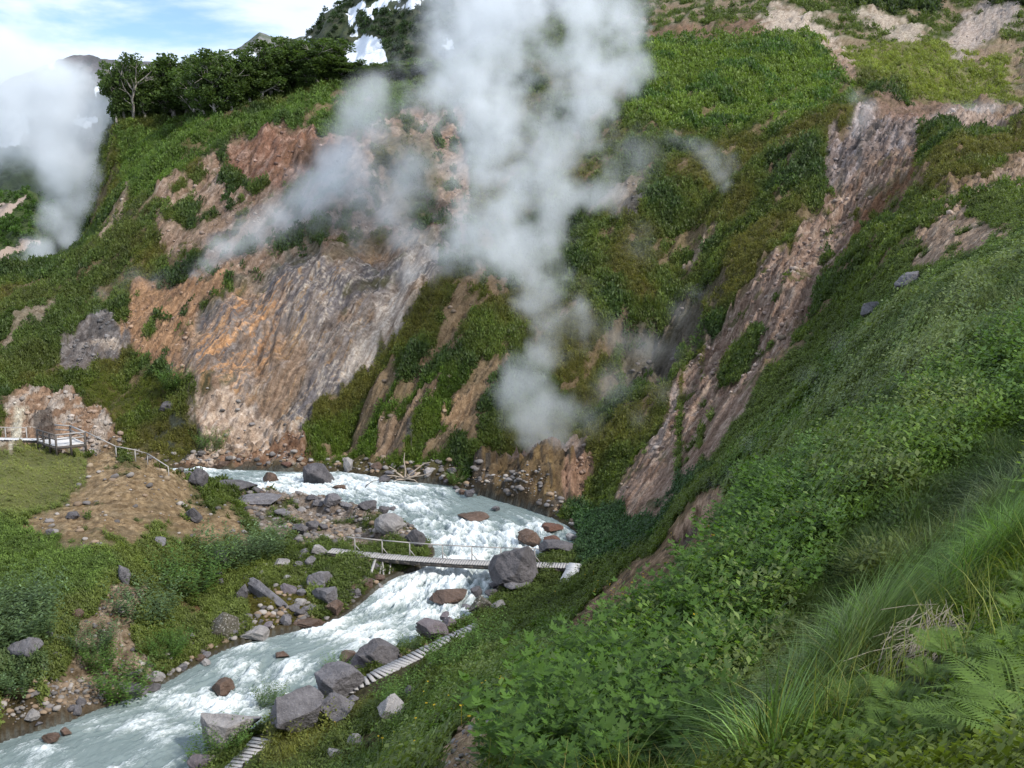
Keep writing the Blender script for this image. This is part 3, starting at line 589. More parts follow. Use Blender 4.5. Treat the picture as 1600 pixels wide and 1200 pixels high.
tag(link('scrub', cover('scrub', 40000, pxa * farv * vgc * (1 - gr * .75), [T_shrub(34, .25) for _ in range(6)], .5, 1.15, LEAF, .2, far_grow=.6), LEAF), 'low green scrub covering the far valley slopes', kind='stuff')
tag(link('grass', cover('grass', 26000, pxa * farv * vgc * (gr + .1), [T_grass(16, .7, .022, .35, 2, .9) for _ in range(4)], .5, 1.1, GRASS, .7, (1.15, 1.1, .9), far_grow=.6), GRASS), 'tufted grass hanging down the far valley slopes', kind='stuff')
tag(link('ground_cover', cover('ground_cover', 17000, pxa * midv * vgc * (1 - gr * .85), [T_herb(7, 6, .5, .24) for _ in range(5)], .5, 1.15, LEAF, .2), LEAF), 'low herbs covering the river banks', kind='stuff')
tag(link('grass', cover('grass', 20000, pxa * midv * vgc * (gr + .12), [T_grass(12, .5, .02, .3, 2, .6) for _ in range(4)], .5, 1.1, GRASS, .3), GRASS), 'short grass on the river banks', kind='stuff')
# --- the near slope
BUSHR = region('815,1225 850,1130 905,1060 985,985 1050,965 1110,905 1180,790 1260,760 1290,830 1230,940 1150,1060 1110,1130 1090,1215', 14)
WORM = region('1130,840 1200,740 1330,690 1440,620 1530,540 1620,470 1620,620 1500,690 1400,770 1300,850 1240,850', 14)
TALL = region('1130,1190 1230,1090 1330,1000 1440,910 1540,800 1620,730 1620,870 1515,930 1405,1000 1300,1095 1200,1215', 12) 
HOLLOW = region('1120,1200 1160,1060 1260,930 1330,850 1440,790 1500,720 1620,640 1620,760 1500,860 1400,930 1300,1010 1200,1110', 12)
TALLX = np.clip(TALL + region('1100,1215 1220,1060 1330,960 1440,870 1540,760 1620,690 1620,900 1500,980 1380,1060 1270,1150 1200,1215', 16), 0, 1); STK = region('1360,1120 1380,1000 1450,955 1525,975 1530,1060 1460,1125', 16)
FERN = region('1330,1215 1330,1120 1420,1060 1520,1000 1620,940 1620,1215', 14)
nearw = pxa * nearv * vgc
tag(link('ground_cover', cover('ground_cover', 11500, nearw * (1 - TALLX) * (1 - .85 * HOLLOW) * (1 - .5 * BUSHR) * sstep(YY, 10, 15), [T_herb(7, 7, .55, .16) for _ in range(2)] + [T_herb(4, 10, .8, .11) for _ in range(2)] + [T_herb(10, 5, .38, .22) for _ in range(2)] + [T_herb(12, 9, .5, .075) for _ in range(2)], .5, 1.15, LEAF, .1, var=.45), LEAF), 'leafy herbs covering the near slope', kind='stuff')
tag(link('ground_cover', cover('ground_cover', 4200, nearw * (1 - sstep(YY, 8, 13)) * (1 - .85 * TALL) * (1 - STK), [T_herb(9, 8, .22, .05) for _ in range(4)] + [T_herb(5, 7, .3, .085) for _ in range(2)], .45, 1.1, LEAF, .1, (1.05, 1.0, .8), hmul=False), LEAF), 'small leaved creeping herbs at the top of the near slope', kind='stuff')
tag(link('grass', cover('grass', 5500, nearw * (HOLLOW * .8 + .08 + .3 * gr) * sstep(YY, 8, 12), [T_grass(26, .55, .008, .3, 3, .8) for _ in range(5)], .6, 1.2, GRASS, .1, (1.0, 1.0, .6)), GRASS), 'fine grass in the hollow of the near slope with shade put into its colour', kind='stuff')
tag(link('grass', cover('grass', 3000, nearw * TALL * (1 - region('1360,1120 1380,1000 1450,955 1525,975 1530,1060 1460,1125', 16)) * (.25 + sstep(fbm(X / .9, YY / .9, 41.2, 3), -.2, .4)), [T_grass(11, 1.0, .0075, .3, 6, 1.2) for _ in range(14)], .4, 1.2, GRASS, 0, (1.35, 1.35, 2.0), hmul=False, var=.6), GRASS), 'tall blue green grass along the crest of the near slope', kind='stuff')
tag(link('ground_cover', cover('ground_cover', 1500, nearw * (1 - TALLX) * (1 - HOLLOW) * sstep(YY, 12, 18) * (.3 + sstep(nC, -.1, .5)), [T_herb(5, 9, 1.0, .22) for _ in range(5)], .6, 1.2, LEAF, .1, (1.25, 1.2, 1.5), hmul=False), LEAF), 'taller pale leaved herbs rising above the near slope cover', kind='stuff')
tag(link('grass', cover('grass', 1500, nearw * (1 - TALLX) * sstep(YY, 9, 14) * sstep(nA + nC, -.2, .4), [T_grass(14, 1.0, .011, .3, 4, .8) for _ in range(5)], .5, 1.1, GRASS, .1, (1.6, 1.45, 1.6), hmul=False), GRASS), 'pale grass clumps scattered over the near slope', kind='stuff')
tag(link('dry_grass', cover('dry_grass', 900, nearw * (YY > 6), [T_grass(5, .9, .006, .3, 4, .7) for _ in range(6)], .5, 1.1, GRASS, .1, (2.6, 1.7, 2.2), hmul=False, var=.4), GRASS), 'pale dry stems standing among the green herbs', kind='stuff')
# lobed-leaf bushes: individuals that share a few meshes
def lobed(p, side, al, l):
    out = []
    nrm = np.cross(side, al)
    for ang, k in ((0, 1.0), (.75, .68), (-.75, .68), (1.45, .42), (-1.45, .42)):
        d = al * math.cos(ang) + side * math.sin(ang); s = np.cross(nrm, d)
        out.append(quads_leaf(p[None], s[None], (d + nrm * .12)[None], l * k * .2, l * k, .2))
    return np.concatenate(out)
def bush_mesh(name, stems, per, h, leaf, seed, lob=True, col=(.06, .12, .016), pale=.0):
    V = []; 
    for i in range(stems):
        an = rng.uniform(0, 6.28); r = math.sqrt(rng.uniform(0, 1)) * .42; base = np.array([math.cos(an) * r, math.sin(an) * r, 0]); lean = np.array([math.cos(an), math.sin(an), 0]) * rng.uniform(.1, .55); hh = h * rng.uniform(.65, 1.1) * (1.1 - .4 * r)
        for j in range(per):
            t = ((j + .7) / per) ** .7; p = base + lean * hh * t * t + np.array([0, 0, hh * t]); b = an + j * 2.4 + rng.uniform(-.3, .3)
            al = np.array([math.cos(b), math.sin(b), .15 + .7 * (t - .5) + rng.uniform(-.2, .3)]); al /= np.linalg.norm(al); sd = np.cross(al, (0, 0, 1)); sd /= np.linalg.norm(sd)
            l = leaf * rng.uniform(.7, 1.25) * (1.15 - .35 * t)
            V.append(lobed(p + al * l * .35, sd, al, l) if lob else quads_leaf(p[None], sd[None], al[None], l * .2, l, .25))
    V = np.concatenate(V); me = np_mesh(name, V, np.arange(len(V)).reshape(-1, 4)); nq = len(V) // 4
    c = np.array(col)[None] * rng.uniform(.65, 1.35, (nq // (5 if lob else 1), 1)); c = np.repeat(c, 5 if lob else 1, 0); c[rng.random(nq) < pale] *= (1.9, 1.8, 2.4); vattr(me, 'tint', np.repeat(c, 4, 0)); return me
def spaced(n, w, dmin, tries=6):
    i, p, sl = pick(n * tries, w); keep = []
    for k in range(len(p)):
        if len(keep) >= n: break
        if all((p[k, 0] - p[j, 0]) ** 2 + (p[k, 1] - p[j, 1]) ** 2 > dmin * dmin for j in keep): keep.append(k)
    return p[keep], i[keep]
def plant(name, meshes, pts, smin, smax, label, cat, group, mat, sink=.05):
    for me in meshes: me.materials.append(mat)
    out = []
    for k, q in enumerate(pts):
        o = bpy.data.objects.new(name, meshes[k % len(meshes)]); COL.objects.link(o); s = rng.uniform(smin, smax)
        o.location = (q[0], q[1], q[2] - sink); o.scale = (s, s, s * rng.uniform(.85, 1.15)); o.rotation_euler = (0, 0, rng.uniform(0, 6.28)); tag(o, label, cat, group); out.append(o)
    return out
bp, bi = spaced(150, pxa * BUSHR, .5)
plant('leafy_bush', [bush_mesh('leafy_bush', 26, 15, .85, .125, k) for k in range(5)], bp, .65, 1.45, 'lush green bush with lobed leaves in the dense thicket on the near slope', 'bush', 'lobed leaf bushes on the near slope', LEAF)
wp, wi = spaced(120, pxa * WORM, .7)
plant('wormwood_bush', [bush_mesh('wormwood_bush', 14, 14, .85, .15, k, True, (.068, .125, .026), .16) for k in range(4)], wp, .75, 1.15, 'upright green herb bush with pale leaf tips on the near slope', 'bush', 'pale tipped herb bushes on the near slope', LEAF)
# ferns
def fern_mesh(nf, L):
    V = []
    for f in range(nf):
        an = f * 6.283 / nf + rng.uniform(-.25, .25); d = np.array([math.cos(an), math.sin(an), 0]); s = np.array([-d[1], d[0], 0]); LL = L * rng.uniform(.75, 1.1); rise = rng.uniform(.75, 1.1)
        pt = lambda t: d * LL * t * (.55 + .35 * t) + np.array([0, 0, LL * rise * (t * .95 - .62 * t * t)])
        m = 24; last = pt(0)
        for j in range(1, m + 1):
            t = j / m; p = pt(t); tg = p - last; tg /= np.linalg.norm(tg); nr = np.cross(s, tg)
            V.append(np.stack([last - s * .004, last + s * .004, p + s * .004, p - s * .004])); last = p
            pl = LL * .30 * math.sin(min(1, t * 1.15 + .08) * 3.0) ** .8 * (1 - .25 * t) if t > .12 else 0
            for sg in (-1, 1):
                if pl <= .012: continue
                al = s * sg + tg * .45 - nr * (-.12); al /= np.linalg.norm(al); w = np.cross(nr, al); nn = 5
                V.append(quads_leaf(p[None], w[None], al[None], pl * .06, pl, .1))
                for q in range(1, nn):
                    b = p + al * pl * q / nn * .9
                    for s2 in (-1, 1): V.append(quads_leaf(b[None], al[None], ((w * s2 + al * .5) / 1.12)[None], pl * .05, pl * .2 * (1.1 - q / nn), .1))
    V = np.concatenate(V); me = np_mesh('fern', V, np.arange(len(V)).reshape(-1, 4)); c = np.array((.10, .165, .026)) * rng.uniform(.75, 1.25, (len(V) // 4, 1)); vattr(me, 'tint', np.repeat(c, 4, 0)); return me
fm_ = [fern_mesh(9, .55) for _ in range(3)]
for me in fm_: me.materials.append(LEAF)
for k, (u, v, s, lb) in enumerate([(1585, 1150, 1.15, 'large yellow green fern in the bottom right corner of the slope'), (1545, 1195, .95, 'fern half cut by the bottom edge next to the largest fern'), (1500, 1195, .9, 'bright fern clump below the creeping herbs near the bottom edge'), (1390, 1190, .75, 'small fern alone among herbs left of the fern clump'), (1600, 1060, .9, 'fern above the largest fern beside reddish withered leaves'),
     (1410, 1110, .55, 'little fern under the heap of dry stalks'), (1550, 1060, .55, 'small pale fern between the dry stalks and the big ferns'), (1520, 1090, .5, 'tiny fern tucked among dark herbs uphill of the bright fern clump'), (1440, 1165, .6, 'middle sized fern among low herbs left of the corner ferns'), (1330, 1185, .5, 'small fern at the foot of the tall grass crest'), (1600, 1195, 1.0, 'fern at the very corner of the slope with fronds cut off')]):
    o = bpy.data.objects.new('fern', fm_[k % 3]); COL.objects.link(o); q = hit(u, v); o.location = q + (0, 0, .06); o.scale = (s,) * 3; o.rotation_euler = (0, 0, k * 1.3); tag(o, lb, 'fern', 'ferns on the near slope')
fq, _ = spaced(16, pxa * FERN * (YY > 4.5) * (YY < 10), .45)
for k, q in enumerate(fq):
    o = bpy.data.objects.new('fern', fm_[k % 3]); COL.objects.link(o); o.location = q + (0, 0, .05); o.scale = (rng.uniform(.5, .85),) * 3; o.rotation_euler = (0, 0, k * 2.1); tag(o, 'small fern growing among the creeping herbs at the top of the near slope', 'fern', 'small ferns among creeping herbs')
# yellow flowers
fp = []
for u, v, du_, dv_, n in [(965, 935, 60, 20, 22), (1110, 862, 50, 14, 20), (1070, 1040, 40, 60, 8), (780, 1095, 30, 20, 10), (680, 1130, 80, 40, 18), (1260, 850, 40, 14, 4), (930, 1010, 30, 30, 6), (630, 1180, 60, 20, 8)]:
    for _ in range(n): fp.append(hit(u + rng.normal() * du_ * .6, v + rng.normal() * dv_ * .6))
fp = np.array(fp); fp[:, 2] += rng.uniform(.45, .85, len(fp))
T = np.concatenate([quads_leaf(np.zeros((1, 3)), np.array([[-math.sin(a), math.cos(a), 0]]), np.array([[math.cos(a), math.sin(a), .4]]), .018, .045) for a in np.linspace(0, 5.2, 6)] + [np.array([(0, 0, 0), (.004, 0, 0), (.004, 0, -.4), (0, 0, -.4)], float)])
tag(link('yellow_flowers', scatter_mesh('yellow_flowers', [T], fp, rng.uniform(.8, 1.4, len(fp)), rng.uniform(0, 6, len(fp)), np.zeros((len(fp), 5)), np.tile((.62, .42, .02), (len(fp), 1))), LEAF), 'small yellow flowers dotted through the herbs', kind='stuff')
# shrubs standing on the river banks
SH = [bush_mesh('shrub', 70, 20, .9, .085, k, False, (.085, .155, .028), .05) for k in range(3)]; SW = [bush_mesh('shrub', 70, 20, .9, .085, k, False, (.09, .14, .05), .12) for k in range(3)]
for me in SH + SW: me.materials.append(LEAF)
for k, (u, v, r, kind, lb) in enumerate([(195, 1085, 42, 0, 'bright green round shrub at the edge of the rapids below the sandy bank'), (155, 1040, 30, 0, 'green shrub on the sandy bank just above the round riverside shrub'), (145, 1015, 34, 1, 'grey green shrub at the top of the sandy bank cut'), (262, 1025, 26, 0, 'light green shrub beside the red soil patch on the bank'), (230, 965, 46, 1, 'wide greyish shrub above the sandy bank beside the red soil'),
     (300, 920, 50, 0, 'broad green shrub in the middle of the left bank'), (25, 1000, 60, 1, 'big grey willow shrub behind the boulder on the left bank'), (40, 960, 50, 1, 'grey willow shrub uphill of the big willow on the left bank'), (30, 1075, 36, 1, 'low grey willow shrub below the boulder on the left bank'), (370, 880, 48, 1, 'greyish shrub beside the grey stone at the foot of the mound'), (410, 870, 40, 1, 'grey green shrub on the flat between mound and bridge'),
     (55, 1000, 30, 1, 'small grey willow shrub touching the left bank boulder'), (355, 1170, 34, 0, 'leafy shrub growing against the pale boulder by the lower boardwalk'), (320, 1190, 30, 0, 'small leafy shrub between the pale boulder and the bottom edge'), (275, 605, 24, 0, 'round green shrub at the foot of the orange streaked wall'), (525, 1050, 20, 0, 'small weed tuft between the boulders above the flat rock'), (425, 1100, 26, 1, 'weedy shrub at the water edge behind the big angular boulder'), (275, 1010, 24, 0, 'dark green shrub tucked above the mossy flecked boulder'),
     (715, 755, 16, 0, 'mossy green tussock on the far bank right of the driftwood'), (640, 1015, 18, 1, 'grey weed beside the purple boulder at the water'), (760, 1010, 36, 0, 'green shrub at the upper end of the slatted boardwalk'), (700, 1040, 34, 0, 'dark shrub growing over the slatted boardwalk edge'), (630, 1100, 36, 0, 'green shrub uphill of the slatted boardwalk'), (330, 700, 22, 0, 'bush on the far shore under the stained wall rubble')]):
    q = hit(u, v); R = r / F * q[1]
    o = bpy.data.objects.new('shrub', (SW if kind else SH)[k % 3]); COL.objects.link(o); o.location = q - (0, 0, R * .15); o.scale = (R * 2.1, R * 2.1, R * 1.6); o.rotation_euler = (0, 0, k * 1.7); tag(o, lb, 'shrub', 'shrubs on the river banks')
# far hills: dwarf pine and alder mats
def far_mats(name, src, n, keep, smin, smax, col, label):
    xg, yg, zg = src[:3]; pu, pv = to_px(xg, yg, zg); w = np.clip(np.abs(np.gradient(pu, axis=1) * np.gradient(pv, axis=0)), 0, 40) * keep * (pu > -60) * (pu < 1660) * (pv > -90); w = w.ravel() / w.sum()
    i = rng.choice(len(w), n, p=w); p = np.stack([xg.ravel()[i], yg.ravel()[i], zg.ravel()[i]], 1) + rng.normal(size=(n, 3)) * (1.2, 1.2, 0)
    tint = np.array(col) * rng.uniform(.6, 1.4, (n, 1))
    return tag(link(name, scatter_mesh(name, [T_shrub(80, .24, .75) for _ in range(4)], p, rng.uniform(smin, smax, n), rng.uniform(0, 6.28, n), np.zeros((n, 5)), tint), LEAF), label, kind='stuff')
xg, yg, zg, pu, pv, sc2 = hillC
far_mats('scrub', hillC, 8000, (sc2 < .3) * (fbm(xg / 40, yg / 60, 5.2, 4) > -.35), 2.2, 5.2, (.034, .058, .022), 'dark dwarf pine scrub covering the snowy hill')
far_mats('scrub', hillL, 2200, hillL[3] < .3, 1.2, 2.8, (.055, .105, .02), 'green alder scrub on the small ridge at the left')
# ------------------------------------------------------------------ birches on the crest of the hill
def tube(pts, rad, k=7):
    pts = [np.array(p, float) for p in pts]; V = []; Fc = []
    for i, p in enumerate(pts):
        d = pts[min(i + 1, len(pts) - 1)] - pts[max(i - 1, 0)]; d /= np.linalg.norm(d) + 1e-9
        a = np.cross(d, (0, 0, 1) if abs(d[2]) < .9 else (1, 0, 0)); a /= np.linalg.norm(a); b = np.cross(d, a)
        V += [p + rad[i] * (a * math.cos(t) + b * math.sin(t)) for t in np.linspace(0, 6.2832, k, endpoint=False)]
    for i in range(len(pts) - 1):
        for j in range(k): Fc.append((i * k + j, i * k + (j + 1) % k, (i + 1) * k + (j + 1) % k, (i + 1) * k + j))
    return np.array(V), np.array(Fc)
def join(parts):
    V, Fc, o = [], [], 0
    for v, f in parts: V.append(v); Fc.append(np.asarray(f) + o); o += len(v)
    return np.concatenate(V), np.concatenate(Fc)
BARK = N('birch_bark', .8); p_ = BARK.pos(True); BARK.color(BARK.mix(BARK.ramp(BARK.noise(BARK.mapv(p_, (3, 3, 9)), 2.0, 5), .4, .65), (.36, .33, .29), (.13, .11, .09)))
def tree_meshes(k, dense=1.0):
    H = 10.0; parts = []; tips = []
    trunk = [(0, 0, -.6)]; x = y = 0
    for i in range(1, 7):
        x += rng.normal() * .28; y += rng.normal() * .28; trunk.append((x, y, i * 1.15))
    parts.append(tube(trunk, np.linspace(.30, .12, 7)))
    for i in range(13):
        b = np.array(trunk[rng.integers(1, 7)]); an = i * .9 + rng.uniform(-.4, .4); L = rng.uniform(2.2, 4.2); d = np.array([math.cos(an), math.sin(an), rng.uniform(.35, 1.2)]); d /= np.linalg.norm(d)
        q = [b + d * L * t + np.array([0, 0, .5 * t * t]) + rng.normal(size=3) * .18 * t for t in np.linspace(0, 1, 5)]; parts.append(tube(q, np.linspace(.13, .035, 5), 5)); tips += [q[-1], q[-2]]
        for _ in range(2):
            d2 = d + rng.normal(size=3) * .6; d2 /= np.linalg.norm(d2); r = [q[2] + d2 * L * .55 * t for t in np.linspace(0, 1, 4)]; parts.append(tube(r, np.linspace(.06, .02, 4), 4)); tips.append(r[-1])
    tips = tips[::4]
    lob = rng.uniform(.75, 1.2, 5)
    for i in range(34):
        d = rng.normal(size=3); d /= np.linalg.norm(d); f = rng.uniform(.45, 1) ** .5; w = lob[int((math.atan2(d[1], d[0]) + math.pi) / 6.2832 * 4.99)]
        tips.append(np.array([d[0] * 2.5 * f * w, d[1] * 2.5 * f * w, 5.0 + d[2] * 4.3 * f * (lob[0] if d[2] > 0 else .95)]))
    tm = np_mesh('trunk', *join(parts), True); tm.materials.append(BARK.m)
    V, C = [], []
    for tpt in tips:
        R = rng.uniform(.75, 1.45); n = int(95 * dense * R); d = rng.normal(size=(n, 3)); d /= np.linalg.norm(d, axis=1)[:, None]; pp = tpt + d * (R * rng.uniform(.35, 1, n) ** .6)[:, None] * (1, 1, .72)
        s, a = rot_rand(n, .7); V.append(quads_leaf(pp, s, a, .17 * rng.uniform(.7, 1.3, n), .48 * rng.uniform(.7, 1.3, n))); C.append(np.repeat(np.array((.066, .105, .025)) * rng.uniform(.7, 1.3) * rng.uniform(.7, 1.3, (n, 1)), 4, 0))
    V = np.concatenate(V); cm = np_mesh('crown', V, np.arange(len(V)).reshape(-1, 4)); vattr(cm, 'tint', np.concatenate(C)); cm.materials.append(LEAF); return tm, cm
TREES = [tree_meshes(k) for k in range(5)] + [tree_meshes(9, .3)]
for k, (u, v, w, h, var, lb) in enumerate([(184, 196, 46, 91, 0, 'slim birch at the left end of the hilltop grove'), (207, 188, 66, 91, 5, 'half bare birch with pale forked trunk at the left end of the grove'), (240, 184, 60, 78, 1, 'birch right behind the half bare pale tree in the grove'), (272, 186, 92, 91, 2, 'wide birch with a thin straight trunk above the hill meadow'), (308, 184, 70, 82, 3, 'dense birch right of the wide thin trunked tree'), (338, 180, 78, 82, 4, 'tall dark birch standing in the middle of the grove'), (362, 172, 64, 68, 0, 'birch between the tall dark tree and the sloping meadow'),
        (392, 160, 70, 64, 1, 'birch above the bend of the meadow edge'), (432, 146, 40, 34, 2, 'small light green birch in front of the grove'), (425, 150, 78, 70, 3, 'birch behind the small light green tree'), (462, 138, 74, 74, 4, 'tall birch in the right half of the grove'), (498, 130, 84, 60, 0, 'broad birch near the right end of the grove'), (530, 128, 64, 38, 1, 'last full birch at the right end of the grove by the snow gully'), (350, 168, 60, 67, 2, 'dark birch peeping between its taller neighbours'), (560, 128, 56, 30, 3, 'low bushy birch under the large snow patch'), (610, 126, 70, 28, 4, 'low bushy birch right of the large snow patch'), (655, 124, 60, 26, 0, 'low bushy birch at the edge of the steam column'), (478, 140, 44, 36, 1, 'small birch at the meadow edge right of the light green one'), (226, 186, 50, 66, 4, 'short dark birch among the trunks at the left of the grove'), (255, 184, 54, 72, 0, 'dark birch filling the gap left of the wide tree'), (322, 182, 50, 66, 1, 'short birch under the dense tree in the grove'), (196, 185, 62, 86, 3, 'birch crown rising close behind the half bare pale tree in the grove'), (222, 183, 60, 80, 0, 'birch crown rising close behind the short dark birch at the left in the grove'), (258, 181, 70, 84, 1, 'birch crown rising close behind the wide thin trunked tree in the grove'), (290, 181, 76, 82, 4, 'birch crown rising close behind the dense birch in the grove'), (318, 177, 70, 80, 2, 'birch crown rising close behind the tall dark birch in the grove'), (348, 171, 74, 78, 3, 'birch crown rising close behind the birch next to the sloping meadow in the grove'), (378, 163, 74, 74, 0, 'birch crown rising close behind the birch above the meadow bend in the grove'), (408, 153, 70, 70, 2, 'birch crown rising close behind the small light green birch in the grove'), (446, 139, 70, 74, 1, 'birch crown rising close behind the tall birch in the right half in the grove'), (480, 131, 78, 68, 3, 'birch crown rising close behind the broad birch in the grove'), (512, 127, 76, 58, 2, 'birch crown rising close behind the last full birch in the grove')]):
    q = hit(u, v); D = q[1]; e = empty('birch_tree', q - (0, 0, .2), lb, 'tree', 'birches on the hilltop', k * 1.1); s = h / F * D / 10.2; sw = w / F * D / 7.6; e.scale = (sw, sw, s)
    tm, cm = TREES[var]
    for nm, me in (('trunk', tm), ('crown', cm)):
        o = bpy.data.objects.new(nm, me); COL.objects.link(o); o.parent = e
# ------------------------------------------------------------------ boulders
import bmesh
_ico = {}
def ico(sub):
    if sub not in _ico:
        b = bmesh.new(); bmesh.ops.create_icosphere(b, subdivisions=sub, radius=1); b.verts.ensure_lookup_table(); _ico[sub] = (np.array([v.co[:] for v in b.verts]), np.array([[v.index for v in f.verts] for f in b.faces])); b.free()
    return _ico[sub]
def rock_shape(seed, sub=4, cuts=16, rough=.04):
    v, f = ico(sub); r = np.random.default_rng(seed); p = v.copy()
    for _ in range(cuts):
        n = r.normal(size=3); n /= np.linalg.norm(n); lim = r.uniform(.5, .86); d = p @ n; p = p - np.clip(d - lim, 0, None)[:, None] * n
    q = p * 2.1 + seed * 3.7
    ns = fbm(q[:, 0] + q[:, 2], q[:, 1] - q[:, 2] * .7, seed % 9 + .3, 4, .55)
    p = p * (1 + rough * ns * 1.6)[:, None]; p /= np.abs(p).max(0); return p, f
def rock_mat(name, a, b, fleck=(.42, .40, .38), amt=.35, rough=.85):
    m = N(name, rough); p = m.pos(); n1 = m.noise(p, 1.6, 8, .68); n2 = m.noise(p, 9, 6, .7); n3 = m.noise(p, .5, 4)
    c = m.mix(m.ramp(n1, .35, .65), a, b); c = m.mix(m.math('MULTIPLY', m.ramp(n2, .52, .7), amt), c, fleck); c = m.mix(m.ramp(n3, .5, .75, 0, .5), c, tuple(x * .6 for x in a))
    cr = m.voro(m.mapv(p, (1, 1, 1.7)), 1.3, 'DISTANCE_TO_EDGE'); c = m.mix(m.ramp(cr, 0, .02, .3, 0), c, (.06, .055, .055))
    m.color(c); m.bump(m.math('ADD', n1, m.math('MULTIPLY', n2, .35)), 1.0, .3); return m.m
RM = {'g': rock_mat('grey_rock', (.115, .108, .115), (.185, .175, .185)), 'd': rock_mat('dark_rock', (.075, .07, .075), (.13, .12, .125), amt=.2), 'p': rock_mat('pale_rock', (.22, .205, .20), (.33, .31, .30), (.5, .48, .46)), 'b': rock_mat('brown_wet_rock', (.085, .052, .036), (.15, .10, .075), amt=.12, rough=.35), 'r': rock_mat('red_rock', (.09, .045, .03), (.14, .07, .05), amt=.15, rough=.5), 'f': rock_mat('flecked_rock', (.07, .065, .04), (.13, .115, .095), (.6, .58, .55), 1.0), 'v': rock_mat('purple_rock', (.12, .10, .11), (.18, .155, .165), amt=.25)}
